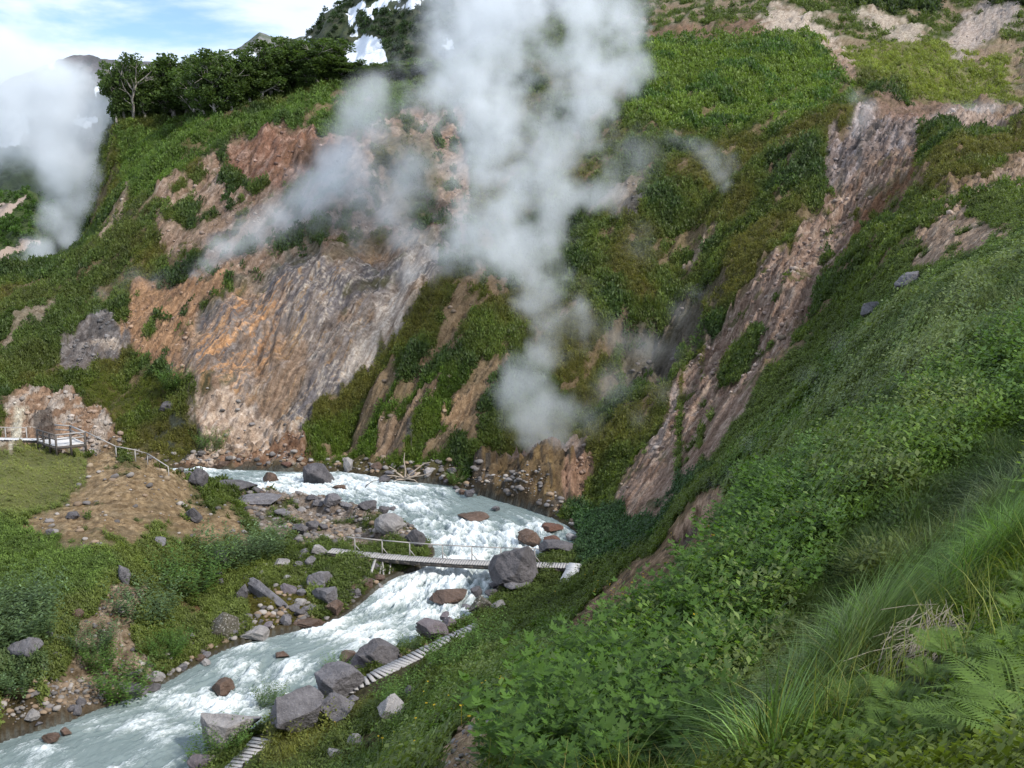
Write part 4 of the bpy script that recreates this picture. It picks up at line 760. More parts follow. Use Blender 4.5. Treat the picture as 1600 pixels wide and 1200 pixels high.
ROCKS = '''310,764,32,31,d,dark angular boulder in the water beneath the mound
373,775,72,28,d,long low dark boulder at the near edge of the upper rapids
402,777,20,14,d,small dark stone at the right end of the long low boulder
295,750,15,12,g,small grey stone left of the dark angular boulder
424,756,27,20,b,brownish pointed boulder standing in the upper rapids
498,759,51,38,d,big dark rounded boulder in the middle of the upper rapids
533,770,28,12,b,flat brown rock just downstream of the big dark boulder
545,738,17,22,p,pale upright stone on the far shore behind the rapids
402,791,78,22,g,wide flat grey slab rock on the gravel bar
519,797,33,26,g,blocky grey boulder at the water side of the gravel bar
495,797,20,14,g,small grey stone leaning on the blocky boulder
488,787,22,11,d,low dark stone behind the blocky boulder
577,802,36,20,d,dark boulder with a green tuft at the bar edge
598,805,22,16,d,dark stone touching the tufted boulder
612,838,54,36,p,big pale faceted boulder above the footbridge railing
653,860,37,33,d,dark boulder behind the footbridge rail beside the pale one
469,837,28,18,d,dark boulder in the middle of the gravel bar
487,832,24,21,d,taller dark stone leaning on the middle bar boulder
504,831,18,14,d,little dark stone right of the middle bar boulders
441,809,27,14,g,low grey stone on the path across the gravel bar
497,874,33,23,p,pale boulder under the left end of the footbridge
476,871,16,12,g,small grey stone left of the pale boulder by the bridge end
485,886,19,16,g,squat stone below the left bridge end
440,889,29,14,p,smooth oval pale stone on the grassy flat
462,889,23,10,g,flat stone right of the oval pale stone
462,877,24,9,d,thin dark slab behind the oval pale stone
501,924,42,31,g,grey boulder above the largest pair on the left bank
513,953,51,39,g,big round cracked grey boulder on the left bank
521,964,33,27,b,brown wet boulder under the big round cracked one
556,935,20,14,d,dark stone at the water edge near the bridge struts
575,922,22,16,b,brown stone by the foot of the bridge struts
590,910,24,14,b,brown wet stone in the shade under the bridge
448,909,14,9,p,tiny pale stone alone on the grassy flat
381,939,19,23,d,small tilted dark stone beside the long split slab
468,967,20,13,d,dark stone between the round boulder and the flat wet rock
447,980,19,16,g,small grey stone left of the flat wet rock
486,985,57,18,b,flat brown wet rock reaching into the rapids
352,1000,46,43,f,mossy dark boulder splashed with white flecks
403,1006,53,23,p,pale smooth boulder lying at the water edge
303,818,29,25,d,dark boulder on the ochre slope of the mound
346,884,26,22,g,grey stone at the foot of the mound among shrubs
250,857,20,16,g,grey stone on the grass below the mound
344,917,14,12,d,little dark stone below the grey stone among shrubs
342,905,15,11,d,small dark stone next to the little one among shrubs
115,815,22,15,d,dark stone at the left foot of the mound
79,838,14,11,d,small dark stone in the grass left of the mound
194,915,20,28,g,upright grey stone at the top of the sandy bank
120,970,20,16,b,brown stone lying on the sandy bank
42,1041,49,38,g,big grey boulder among willows on the left bank
62,1055,21,18,d,dark stone under the big grey willow boulder
85,1035,20,12,d,flat dark stone right of the big willow boulder
71,1000,21,14,g,grey stone above the big willow boulder
92,1008,18,12,d,small dark stone at the edge of the sandy bank
245,1070,28,16,p,pale stone at the water edge right of the round shrub
348,1087,35,21,b,brown rock breaking the surface in the white rapids
82,1164,28,13,b,brown rock awash near the lower left bank
103,1153,17,13,b,small brown rock awash beside the larger one near the lower bank
440,1030,25,12,b,brown rock just showing in the calm green water
676,1003,53,40,v,purple grey cracked boulder at the right water edge
703,988,28,23,v,smaller purple boulder behind the cracked one
592,1042,67,42,d,dark rounded boulder below the slatted boardwalk
560,1051,41,25,v,purple stone leaning on the dark rounded boulder
548,1038,35,18,b,low brown rock behind the leaning purple stone
535,1096,83,54,g,broad flat topped grey boulder at the boardwalk foot
520,1131,63,40,g,grey angular boulder between broad and tall ones
460,1157,88,70,g,tallest angular grey boulder on the lower right bank
353,1177,98,62,p,large pale rounded boulder beside the lower boardwalk
318,1208,42,28,v,grey boulder cut by the bottom edge near the lower boardwalk
553,1101,19,13,g,small grey stone on the grass below the broad boulder
612,1132,53,42,p,pale tilted slab on the grassy slope
642,1099,23,26,d,dark stone behind the pale tilted slab
556,1172,27,21,p,pale stone in the weeds near the bottom
525,1188,33,15,p,low pale stone left of the weed patch near the bottom
797,926,88,72,d,huge grey boulder in front of the right half of the footbridge
702,950,64,28,b,brown wedge shaped rock in the rapids below the bridge
750,961,40,29,f,white flecked rock at the right bank below the huge boulder
780,955,27,15,p,small pale stone by the white flecked rock
812,925,52,21,g,flat grey stone right of the huge boulder
745,936,20,18,d,dark stone at the foot of the huge boulder
768,935,22,14,d,dark stone between the huge boulder and the flat grey one
828,858,39,30,b,brown rounded boulder behind the bridge rail end
822,843,27,16,b,smaller brown boulder stacked behind the rounded one
864,833,41,17,r,red brown slab by the hot spring outflow
868,867,55,23,d,dark boulder at the right bank behind the bridge end
893,845,21,11,p,pale small slab at the right end of the red rocks
862,850,27,13,r,red rock in the white water before the dark boulder
737,819,56,19,b,brown rock with water spilling over its lip
868,897,27,12,p,pale flat stone under the right end of the bridge
262,646,24,20,d,dark dome shaped rock at the foot of the orange ground
775,800,16,10,d,dark wet stone under the vent outcrop
705,742,18,13,d,dark stone on the far shore under the green spur
590,737,22,14,b,brown stone on the far shore under the bare spur face
670,748,26,16,p,pale rounded stone beside the driftwood
735,778,20,13,d,black wet stone at the left foot of the vent outcrop
1420,452,44,30,g,grey boulder on the crest of the near slope
1362,496,36,26,g,grey boulder lower down the crest of the near slope
350,734,22,13,b,rusty stone on the far shore below the rubble
450,735,24,12,r,rusty red stone on the far shore by the rubble'''
for k, ln in enumerate(ROCKS.split('\n')):
    u, v, w, h, tone, lb = ln.split(',', 5); u, v, w, h = map(float, (u, v, w, h))
    q = hit(u, v - 1); D = np.linalg.norm(q); wm = w / F * D; hm = h / F * D; dm = wm * .85
    Hm = max(hm * .55, hm * 1.05 - .17 * dm)
    p, f = rock_shape(k + 11, 6 if w > 60 else 5 if w > 25 else 4, 16, .04)
    p = p * (wm / 2, dm / 2, Hm * .62) ; yaw = 0
    o = link('boulder', np_mesh('boulder', p, f, False), RM[tone]); gq = q[:2] * (1 + dm * .38 / q[1])
    gz = min(q[2], max(float(height(gq[0], gq[1])), zwater(gq[1]) - .15 if 40 < gq[1] < 115 else -99) + .3 * Hm)
    o.location = (gq[0], gq[1], gz + Hm * .40); tag(o, lb, 'boulder', 'boulders along the river')
shore = [(u, v) for q0, q1, n in (((340, 1000), (590, 905), 16), ((210, 1090), (330, 1020), 9), ((480, 1095), (660, 1000), 7), ((690, 965), (760, 925), 6), ((395, 765), (640, 812), 12), ((650, 755), (760, 775), 6), ((480, 905), (580, 870), 7), ((450, 950), (520, 900), 6), ((150, 1105), (60, 1130), 5), ((560, 740), (640, 750), 5)) for u, v in [(q0[0] + (q1[0] - q0[0]) * t + rng.normal() * 9, q0[1] + (q1[1] - q0[1]) * t + rng.normal() * 7) for t in rng.uniform(0, 1, n)]]
smesh = [np_mesh('stone', *rock_shape(700 + k, 4, 15, .04)) for k in range(8)]
for k, me in enumerate(smesh): me.materials.append(RM['gdgbvgdp'[k]])
for k, (u, v) in enumerate(shore):
    q = hit(u, v); s_ = rng.uniform(.18, .5) * (1.5 if rng.random() < .2 else 1); o = bpy.data.objects.new('stone', smesh[k % 8]); COL.objects.link(o); o.location = q + (0, 0, s_ * .12); o.scale = (s_ * rng.uniform(.8, 1.4), s_, s_ * rng.uniform(.55, .8)); o.rotation_euler = (0, 0, rng.uniform(0, 6.28)); tag(o, 'small stone lying along the edge of the rapids', 'stone', 'small stones along the edge of the rapids')
# the long split slab
a, b = hit(386, 912), hit(440, 955); D = (b - a); L = np.linalg.norm(D); p, f = rock_shape(301, 5, 16, .05); d = D / L; sdv = np.cross(d, (0, 0, 1)); sdv /= np.linalg.norm(sdv); up = np.cross(sdv, d)
p = p[:, :1] * d * L * .56 + p[:, 1:2] * sdv * .55 + p[:, 2:3] * up * .6
o = link('boulder', np_mesh('boulder', p, f), RM['g']); o.location = (a + b) / 2 + (0, 0, .42); tag(o, 'long split slab of grey rock lying down the left bank', 'boulder', 'boulders along the river')
# loose stones
sp = []
wst = pxa * (region(BAR, 14) + .15 * rub + .14 * region(MOUND, 10) + 1.2 * ((dr < -.3) & (dr > -2.2)) + .6 * region('380,880 520,860 590,900 540,950 430,990 380,940', 20) + .7 * region('672,1230 690,1180 765,1105 806,1090 745,1200', 12) + .25 * region('190,900 235,915 205,985 250,1050 60,1140 95,1060 120,970', 12))
i, p, sl = pick(4200, wst); V, Fc, off, C = [], [], 0, []
base_r = [rock_shape(400 + k, 2, 9, .03) for k in range(8)]
for k in range(len(p)):
    v, f = base_r[k % 8]; s = .05 + .22 * rng.random() ** 3; s *= np.clip(p[k, 1] / 55, .35, 1.4); an = rng.uniform(0, 6.28); c, s_n = math.cos(an), math.sin(an)
    V.append(np.stack([v[:, 0] * c - v[:, 1] * s_n, v[:, 0] * s_n + v[:, 1] * c, v[:, 2] * .65], 1) * s + p[k] + (0, 0, s * .2)); Fc.append(f + off); off += len(v); C.append(np.tile(np.array(((.17, .155, .15), (.26, .235, .215), (.11, .10, .095), (.22, .16, .11))[rng.integers(0, 4)]) * rng.uniform(.7, 1.2), (len(v), 1)))
me = np_mesh('gravel', np.concatenate(V), np.concatenate(Fc)); vattr(me, 'tint', np.concatenate(C)); m = N('loose_stone', .9); m.color(m.attr('tint')); m.bump(m.noise(m.pos(), 14, 5), .5, .04)
tag(link('gravel', me, m.m), 'loose stones strewn over the bar and banks', kind='stuff')
i, p, sl = pick(2600, pxa * farv * sstep(1 - vg, .6, .95) * (1 - region(CLIFF, 10)) * (1 - outc) * (.15 + sstep(fbm(fall / 3, along / 8, 51.2, 3), -.1, .4))); V, Fc, off, C = [], [], 0, []
base_r = [rock_shape(500 + k, 1, 6, .03) for k in range(10)]; sc0 = flat(bc)[i]
for k in range(len(p)):
    v, f = base_r[k % 10]; s = .06 + .32 * rng.random() ** 4; an = rng.uniform(0, 6.28); c, s_n = math.cos(an), math.sin(an)
    V.append(np.stack([v[:, 0] * c - v[:, 1] * s_n, v[:, 0] * s_n + v[:, 1] * c, v[:, 2] * .8], 1) * s + p[k] + (0, 0, s * .1)); Fc.append(f + off); off += len(v); C.append(np.tile((sc0[k] * .75 + .04) * rng.uniform(.65, 1.3), (len(v), 1)))
me = np_mesh('rubble', np.concatenate(V), np.concatenate(Fc)); vattr(me, 'tint', np.concatenate(C))
tag(link('rubble', me, m.m), 'broken rubble lying on the bare slides and scars', kind='stuff')
# ------------------------------------------------------------------ woodwork
def wood(name, a, b, c):
    m = N(name, .8); p = m.pos(True); n = m.noise(m.mapv(p, (9, 1.2, 9)), 3, 6, .7); n2 = m.noise(p, .9, 3)
    m.color(m.mix(m.ramp(n2, .4, .65), m.mix(m.ramp(n, .35, .65), a, b), c)); m.bump(n, .4, .01); return m.m
PLANK = wood('weathered_plank', (.27, .255, .25), (.40, .385, .375), (.33, .315, .305)); POST = wood('weathered_post', (.28, .265, .25), (.38, .36, .345), (.32, .30, .28)); DARKW = wood('dark_timber', (.075, .065, .058), (.12, .105, .095), (.09, .08, .07)); NEWP = wood('fresh_white_plank', (.50, .49, .48), (.62, .61, .60), (.55, .54, .53))
def beam(a, b, w, h, up=(0, 0, 1)):
    a, b = np.array(a, float), np.array(b, float); d = b - a; d /= np.linalg.norm(d); s = np.cross(d, up); s /= np.linalg.norm(s); u = np.cross(s, d)
    V = np.array([q + s * i * w / 2 + u * j * h / 2 for q in (a, b) for j in (-1, 1) for i in (-1, 1)])
    return V, np.array([(0, 1, 3, 2), (4, 6, 7, 5), (0, 4, 5, 1), (2, 3, 7, 6), (0, 2, 6, 4), (1, 5, 7, 3)])
def part(name, shapes, mat, par):
    V, Fc = join(shapes); c = np.array(par.location) if par else 0
    o = link(name, np_mesh(name, V - c, Fc), mat); o.parent = par; return o
def planks(line, width, step, thick=.05, gap=.03, jit=.02):
    line = np.array(line); sg = np.linalg.norm(np.diff(line, axis=0), axis=1); cs = np.concatenate([[0], np.cumsum(sg)]); out = []
    at = lambda s: np.array([np.interp(s, cs, line[:, k]) for k in range(3)])
    for s in np.arange(step / 2, cs[-1], step):
        c = at(s); d = at(min(cs[-1], s + .1)) - at(max(0, s - .1)); d /= np.linalg.norm(d); sd = np.cross(d, (0, 0, 1)); sd /= np.linalg.norm(sd); wj = width * (1 + rng.normal() * jit)
        out.append(beam(c - sd * wj / 2 + (0, 0, rng.normal() * .008), c + sd * wj / 2 + (0, 0, rng.normal() * .008), step - gap, thick))
    return out
# footbridge
bl, br = np.array(P(514, 860, 71.0)), np.array(P(893, 884, 68.0)); nseg = 24
deck = [bl + (br - bl) * t + np.array([0, 0, -.28 * math.sin(math.pi * t) * (1 - .3 * t)]) for t in np.linspace(0, 1, nseg)]
dirb = (br - bl) / np.linalg.norm(br - bl); sdb = np.cross(dirb, (0, 0, 1)); sdb /= np.linalg.norm(sdb)     # towards the viewer
br_e = empty('footbridge', tuple(bl), 'weathered grey plank footbridge with a thin handrail crossing the rapids', 'footbridge')
part('deck', planks(deck, 1.05, .19, .05, .03), PLANK, br_e)
for sgn in (-1, 1): part('stringer', [beam(deck[i] + sdb * .42 * sgn - (0, 0, .16), deck[i + 1] + sdb * .42 * sgn - (0, 0, .16), .12, .30) for i in range(nseg - 1)], DARKW, br_e)
far_edge = lambda t: np.array([np.interp(t, np.linspace(0, 1, nseg), [q[k] for q in deck]) for k in range(3)]) - sdb * .46
tp = [(u - 514) / (893 - 514) for u in (553, 597, 641, 693, 739, 784, 836)]
tops = []
for t in tp:
    b = far_edge(t); tops.append(b + (0, 0, 1.0)); po = part('post', [beam(b - (0, 0, .15), b + (0, 0, 1.0), .08, .08, (1, 0, 0))], POST, br_e)
    part('brace', [beam(b + dirb * .38 + (0, 0, .05), b + (0, 0, .5), .05, .05), ], POST, br_e)
part('handrail', [beam(a_ + (0, 0, .03), b_ + (0, 0, .03), .09, .06) for a_, b_ in zip([tops[0] - dirb * .5] + tops, tops + [tops[-1] + dirb * .3])], POST, br_e)
for u0, v0, t, off, th in ((572, 913, .205, .40, .17), (592, 905, .225, -.1, .10), (600, 903, .23, .2, .10), (607, 900, .26, -.3, .10)):
    q = hit(u0, v0); d0 = bl + (br - bl) * t + sdb * off - (0, 0, .3); part('strut', [beam(q - (0, 0, .3), d0, th, th)], PLANK if th > .15 else POST, br_e)
# short landing ramp at the right end
l0, l1 = np.array(P(900, 880, 67.9)), hit(884, 914); l1 = l1 + (0, 0, .15); e = empty('board_ramp', tuple(l0), 'short white board ramp leading off the right end of the footbridge', 'ramp')
part('board', planks([l0, (l0 + l1) / 2, l1], .95, .2, .05, .02), NEWP, e); part('runner', [beam(l0 + (.3, 0, -.1), l1 + (.3, 0, -.1), .08, .12), beam(l0 + (-.3, 0, -.1), l1 + (-.3, 0, -.1), .08, .12)], DARKW, e)
def boardwalk(px, width, label, step=.26):
    ln = [hit(u, v) + (0, 0, .13) for u, v in px]; e = empty('boardwalk', tuple(ln[0]), label, 'boardwalk')
    L2 = catmull(np.array(ln), 30); part('slats', planks(L2, width, step, .05, .075), PLANK, e)
    for sgn in (-1, 1):
        sh = []
        for a_, b_ in zip(L2[:-1], L2[1:]):
            d = b_ - a_; s = np.cross(d, (0, 0, 1)); s /= np.linalg.norm(s); sh.append(beam(a_ + s * width * .36 * sgn - (0, 0, .1), b_ + s * width * .36 * sgn - (0, 0, .1), .1, .14))
        part('runner', sh, DARKW, e)
    return e
boardwalk([(545, 1082), (590, 1058), (640, 1033), (700, 1004), (750, 980)], 1.0, 'slatted grey boardwalk climbing along the right bank towards the bridge', .3)
boardwalk([(412, 1158), (392, 1180), (368, 1205), (340, 1235)], 1.05, 'slatted grey boardwalk at the bottom edge beside the pale boulder', .28)
q = hit(685, 1042); o = link('loose_board', np_mesh('loose_board', *beam((-.5, 0, 0), (.5, .1, .03), .35, .05)), PLANK); o.location = q + (0, 0, .12); tag(o, 'pale loose board lying in the grass right of the slatted boardwalk', 'board')
# viewing platform with benches-like rails, walkway and handrail on the mound
def G(u, v, up=.0): return hit(u, v) + (0, 0, up)
pz = float(max(G(60, 706)[2], G(95, 712)[2])) + .55
def at(u, Y): return np.array([ray(u, 700)[0] * Y, Y, pz])
c0, c1, c2, c3 = at(60, 85.5), at(88, 83.2), at(134, 84.5), at(112, 87.2)
e = empty('viewing_platform', tuple(c1), 'white decked viewing platform with dark railings on the mound', 'platform')
part('deck', [beam(c0 + (c1 - c0) * t, c3 + (c2 - c3) * t, .24, .06) for t in np.linspace(.04, .96, 11)], NEWP, e)
part('skirt', [beam(c0 - (0, 0, .16), c1 - (0, 0, .16), .1, .2), beam(c1 - (0, 0, .16), c2 - (0, 0, .16), .1, .2), beam(c2 - (0, 0, .16), c3 - (0, 0, .16), .1, .2)], DARKW, e)
for q in (c0, (2 * c0 + c1) / 3, (c0 + 2 * c1) / 3, c1, (c1 + c2) / 2 * 1.0, c2, c3): part('post', [beam(q - (0, 0, 1.0), q + (0, 0, 1.0), .14, .14, (1, 0, 0))], DARKW, e)
for a_, b_ in ((c0, c1), (c1, c2), (c2, c3), (c3, at(88, 87.6))):
    part('rail', [beam(a_ + (0, 0, .98), b_ + (0, 0, .98), .09, .12)], DARKW if a_ is c0 else POST, e); part('rail', [beam(a_ + (0, 0, .58), b_ + (0, 0, .58), .05, .1)], DARKW if a_ is c0 else POST, e)
w0, w1 = at(62, 86.0), at(-120, 87.0); e = empty('plank_walkway', tuple(w0), 'narrow white plank walkway with a thin rail leading left from the platform', 'walkway')
part('deck', planks([w0, (w0 + w1) / 2, w1], .8, .25, .05, .02), NEWP, e); part('runner', [beam(w0 - (0, .3, .14), w1 - (0, .3, .14), .08, .18)], DARKW, e)
for t in (.12, .3, .5, .75, 1.0): b = w0 + (w1 - w0) * t + (0, .38, 0); part('post', [beam(b - (0, 0, .8), b + (0, 0, .95), .07, .07, (1, 0, 0))], POST, e)
part('rail', [beam(w0 + (w1 - w0) * .12 + (0, .38, .95), w1 + (0, .38, .95), .07, .06)], POST, e)
hp = [c2 + (0, .1, 0)] + [G(u, v) for u, v in ((182, 716), (212, 722), (231, 727), (264, 748))]
e = empty('path_handrail', tuple(hp[0]), 'thin grey handrail running from the platform down the mound to the river', 'handrail')
for k, q in enumerate(hp[1:]): part('post', [beam(q - (0, 0, .3), q + (0, 0, 1.0), .07, .07, (1, 0, 0))], POST, e)
part('rail', [beam(a_ + (0, 0, 1.0), b_ + (0, 0, 1.0), .08, .07) for a_, b_ in zip(hp[:-1], hp[1:])], POST, e)
# driftwood, and the heap of dry stalks on the near slope
DRIFT = wood('driftwood', (.30, .24, .19), (.44, .37, .30), (.34, .28, .22)); sh = []; q = hit(632, 752)
for k in range(16):
    an = rng.uniform(-.6, 3.6); L = rng.uniform(.8, 2.6); d = np.array([math.cos(an), rng.uniform(-.5, .3), rng.uniform(.05, .8)]); pts_ = [d * L * t + rng.normal(size=3) * .12 * t + np.array([0, 0, -.25 * t * t]) for t in np.linspace(0, 1, 5)]; sh.append(tube(pts_, np.linspace(.11, .03, 5), 6))
sh.append(tube([(0, 0, -.3), (.1, 0, .8), (-.05, 0, 1.9), (.05, 0, 2.6)], [.1, .08, .06, .03], 6)); sh.append(tube([(.3, 0, .1), (1.4, .1, .45), (2.6, .2, .5), (3.4, .2, .1)], [.2, .22, .18, .12], 8))
V, Fc = join(sh); o = link('driftwood', np_mesh('driftwood', V, Fc, True), DRIFT); o.location = q + (0, .2, .15); tag(o, 'tangled bleached driftwood root stranded on the far shore', 'driftwood')
q = hit(574, 765); V, Fc = tube([(-.4, 0, -.3), (-.1, 0, .4), (.5, 0, .8), (1.1, .1, .9)], [.06, .05, .04, .02], 6); o = link('driftwood', np_mesh('driftwood', V, Fc, True), DARKW); o.location = q; tag(o, 'thin dark branch sticking out of the upper rapids', 'driftwood')
STALK = wood('dry_stalk', (.17, .15, .115), (.27, .24, .19), (.21, .185, .145)); sh = []; q = hit(1450, 1030) + (0, 0, .06); q2 = hit(1405, 1062); ax = (q - q2) / np.linalg.norm(q - q2)
for k in range(150):
    c = q + ax * rng.normal() * .28 + rng.normal(size=3) * (.14, .14, .03) + (0, 0, .14); d = ax * rng.normal(1, .25) + rng.normal(size=3) * (.35, .35, .10); d /= np.linalg.norm(d); L = rng.uniform(.2, .65); sh.append(tube([c - d * L / 2, c + rng.normal(size=3) * .015, c + d * L / 2], [.0035, .004, .0025], 4))
V, Fc = join(sh); o = link('dry_stalk_heap', np_mesh('dry_stalk_heap', V - q, Fc), STALK); o.location = q; tag(o, 'flattened heap of dry grey stalks on the near slope', 'stalks')
# ------------------------------------------------------------------ steam: every plume is its own volume, puffs eroded by turbulence
def steam_mat():
    m = bpy.data.materials.new('steam'); m.use_nodes = True; n = m.node_tree.nodes; n.clear()
    o = n.new('ShaderNodeOutputMaterial'); v = n.new('ShaderNodeVolumePrincipled')
    v.inputs['Color'].default_value = (.95, .98, 1, 1); v.inputs['Density'].default_value = 1.0; v.inputs['Anisotropy'].default_value = .15
    v.inputs['Density Attribute'].default_value = 'density'
    m.node_tree.links.new(v.outputs[0], o.inputs['Volume']); return m
STEAM = steam_mat()
def plume(label, puffs, dens, vox, seed, ns=.22, erode=.75, stretch=1.0, soft=.55):
    vox = min(vox, .16 * float(np.mean([q[3] / F * q[2] for q in puffs])) + .05)
    """puffs: (u, v, distance, radius in photo px, weight)"""
    pts = []
    for q in puffs:
        u, v, Y, r = q[:4]; wgt = q[4] if len(q) > 4 else 1.0
        p = np.array(P(u, v, Y)); R = r / F * np.linalg.norm(p); pts.append((p, R, wgt))
    lo = np.min([p - R * 1.1 for p, R, _ in pts], 0); hi = np.max([p + R * 1.1 for p, R, _ in pts], 0)
    base = pts[0][0]
    g = bpy.data.node_groups.new('steam_field', 'GeometryNodeTree')
    g.interface.new_socket('Geometry', in_out='INPUT', socket_type='NodeSocketGeometry'); g.interface.new_socket('Geometry', in_out='OUTPUT', socket_type='NodeSocketGeometry')
    n, L = g.nodes, g.links
    def mth(op, a, b=None, clamp=False):
        k = n.new('ShaderNodeMath'); k.operation = op; k.use_clamp = clamp
        for i, x in enumerate((a, b)):
            if x is None: continue
            if isinstance(x, bpy.types.NodeSocket): L.new(x, k.inputs[i])
            else: k.inputs[i].default_value = x
        return k.outputs[0]
    pos = n.new('GeometryNodeInputPosition').outputs[0]
    def nz(scale, det, off):
        a = n.new('ShaderNodeVectorMath'); a.operation = 'MULTIPLY_ADD'; L.new(pos, a.inputs[0]); a.inputs[1].default_value = (1, 1, 1 / stretch); a.inputs[2].default_value = off
        k = n.new('ShaderNodeTexNoise'); L.new(a.outputs[0], k.inputs['Vector']); k.inputs['Scale'].default_value = scale; k.inputs['Detail'].default_value = det; k.inputs['Roughness'].default_value = .66
        return k
    wn = nz(ns * .8, 2, (seed * 7.1, 3, 1)); wv = n.new('ShaderNodeVectorMath'); wv.operation = 'MULTIPLY_ADD'
    L.new(wn.outputs['Color'], wv.inputs[0]); rw = 2.2 * float(np.mean([R for _, R, _ in pts])) * .5; wv.inputs[1].default_value = (rw,) * 3
    ad = n.new('ShaderNodeVectorMath'); ad.operation = 'ADD'; L.new(pos, ad.inputs[0]); ad.inputs[1].default_value = (-rw / 2,) * 3; L.new(ad.outputs[0], wv.inputs[2])
    f = None
    for p, R, wgt in pts:
        d = n.new('ShaderNodeVectorMath'); d.operation = 'DISTANCE'; L.new(wv.outputs[0], d.inputs[0]); d.inputs[1].default_value = tuple(p - base)
        x = mth('MULTIPLY', mth('SUBTRACT', 1.0, mth('MULTIPLY', d.outputs['Value'], 1 / R)), wgt)
        if f is None: f = x
        else:
            k = n.new('ShaderNodeMath'); k.operation = 'SMOOTH_MAX'; L.new(f, k.inputs[0]); L.new(x, k.inputs[1]); k.inputs[2].default_value = .25; f = k.outputs[0]
    a = nz(ns, 6, (seed * 3.3, 1, 7)).outputs['Fac']
    e = mth('SUBTRACT', f, mth('MULTIPLY', mth('SUBTRACT', a, .36), erode * 2.4))
    mr = n.new('ShaderNodeMapRange'); mr.interpolation_type = 'SMOOTHSTEP'; L.new(e, mr.inputs[0]); mr.inputs[1].default_value = 0; mr.inputs[2].default_value = soft; mr.inputs[3].default_value = 0; mr.inputs[4].default_value = 1
    fade = mth('MULTIPLY', f, 6.0, True)
    den = mth('MULTIPLY', mth('MULTIPLY', mr.outputs[0], fade), dens)
    vc = n.new('GeometryNodeVolumeCube'); L.new(den, vc.inputs['Density'])
    vc.inputs['Min'].default_value = tuple(lo - base); vc.inputs['Max'].default_value = tuple(hi - base)
    for ax, k in zip('XYZ', range(3)): vc.inputs['Resolution ' + ax].default_value = max(8, int((hi - lo)[k] / vox))
    sm = n.new('GeometryNodeSetMaterial'); sm.inputs['Material'].default_value = STEAM; L.new(vc.outputs[0], sm.inputs[0])
    gi, go = n.new('NodeGroupInput'), n.new('NodeGroupOutput'); L.new(sm.outputs[0], go.inputs[0])
    o = bpy.data.objects.new('steam_plume', bpy.data.volumes.new('steam_plume')); COL.objects.link(o); o.location = base; o.data.materials.append(STEAM)
    md = o.modifiers.new('steam', 'NODES'); md.node_group = g
    return tag(o, label, 'steam')
K = 'tall white steam column roaring from the brown vent rock beside the river'
plume(K, [(874, 722, 91.5, 22, 1.6), (868, 705, 92, 30, 1.4), (860, 680, 92.5, 44, 1.2), (846, 648, 93, 66, 1.1), (808, 602, 93.5, 70, 1.1), (850, 560, 94, 62), (872, 510, 96, 72), (845, 450, 98, 86), (815, 400, 101, 96), (755, 350, 106, 115), (715, 385, 110, 80), (795, 300, 108, 115), (765, 220, 112, 125), (735, 130, 116, 140), (750, 40, 120, 150), (800, -50, 124, 170), (860, 240, 112, 95), (915, 170, 116, 95), (940, 90, 118, 105), (920, 0, 120, 120), (985, 110, 122, 66), (865, 330, 108, 90), (930, 310, 110, 66, .7), (985, 40, 122, 60, .7)], .17, .4, 1, ns=.18, erode=.95, soft=.5)
plume('slanting steam bank drifting right from the top lip of the stained terraces', [(690, 400, 122, 40), (640, 370, 124, 50), (560, 370, 126, 40, .7), (660, 440, 118, 60), (640, 490, 115, 50), (590, 545, 112, 36, .6), (720, 430, 117, 60), (620, 330, 128, 70, .8), (640, 250, 134, 80, .7), (660, 180, 138, 80, .6)], .22, .6, 2, ns=.16, soft=1.0)
plume('pale steam bank leaning over the pink scar above the stained terraces', [(312, 440, 127, 16, 1.2), (335, 415, 127.5, 30), (362, 388, 128, 44), (400, 365, 129, 54), (440, 340, 130, 62), (480, 315, 132, 72), (520, 280, 135, 80), (550, 235, 138, 74), (570, 185, 141, 66, .9), (580, 140, 144, 56, .8), (500, 360, 130, 60, .6), (600, 340, 132, 80, .6), (560, 300, 133, 90, .7), (640, 280, 136, 90, .6)], .24, .5, 3, ns=.18, erode=.5, soft=.9)
plume('broad steam cloud climbing past the left crest in front of the snowy mountain', [(85, 420, 179, 26, 1.3), (70, 400, 179, 40), (120, 370, 180, 42), (145, 320, 182, 52), (95, 330, 182, 50), (160, 275, 183, 44), (110, 255, 185, 84), (60, 200, 188, 98), (125, 190, 188, 82), (105, 140, 190, 84), (40, 150, 191, 100), (20, 95, 192, 76), (70, 100, 193, 66, .9), (-40, 170, 191, 115), (-60, 90, 192, 80), (20, 430, 182, 40, .8)], .2, .6, 4, ns=.13, erode=.65, soft=.6)
plume('small bright steam puff blowing from the scrub high on the middle slope', [(1138, 310, 129, 14, 1.4), (1134, 292, 129, 22, 1.2), (1126, 272, 129, 28, 1.2), (1116, 254, 129.5, 30, 1.1), (1102, 238, 130, 30), (1140, 256, 130, 24, .8), (1082, 226, 131, 28, .8), (1062, 215, 132, 30, .6)], .15, .25, 5, ns=.3, erode=.4, soft=.9)
plume('thin veil of bluish steam over the dark hollow beside the roaring vent', [(1090, 455, 97, 30), (1070, 490, 98, 42), (1010, 540, 98, 60), (950, 600, 95, 64), (960, 520, 99, 60), (920, 650, 91, 50), (1060, 560, 93, 40), (990, 660, 87, 40), (1040, 610, 90, 40), (1010, 250, 128, 90, .7), (1000, 380, 115, 60, .5)], .11, .6, 6, ns=.16, soft=1.1)
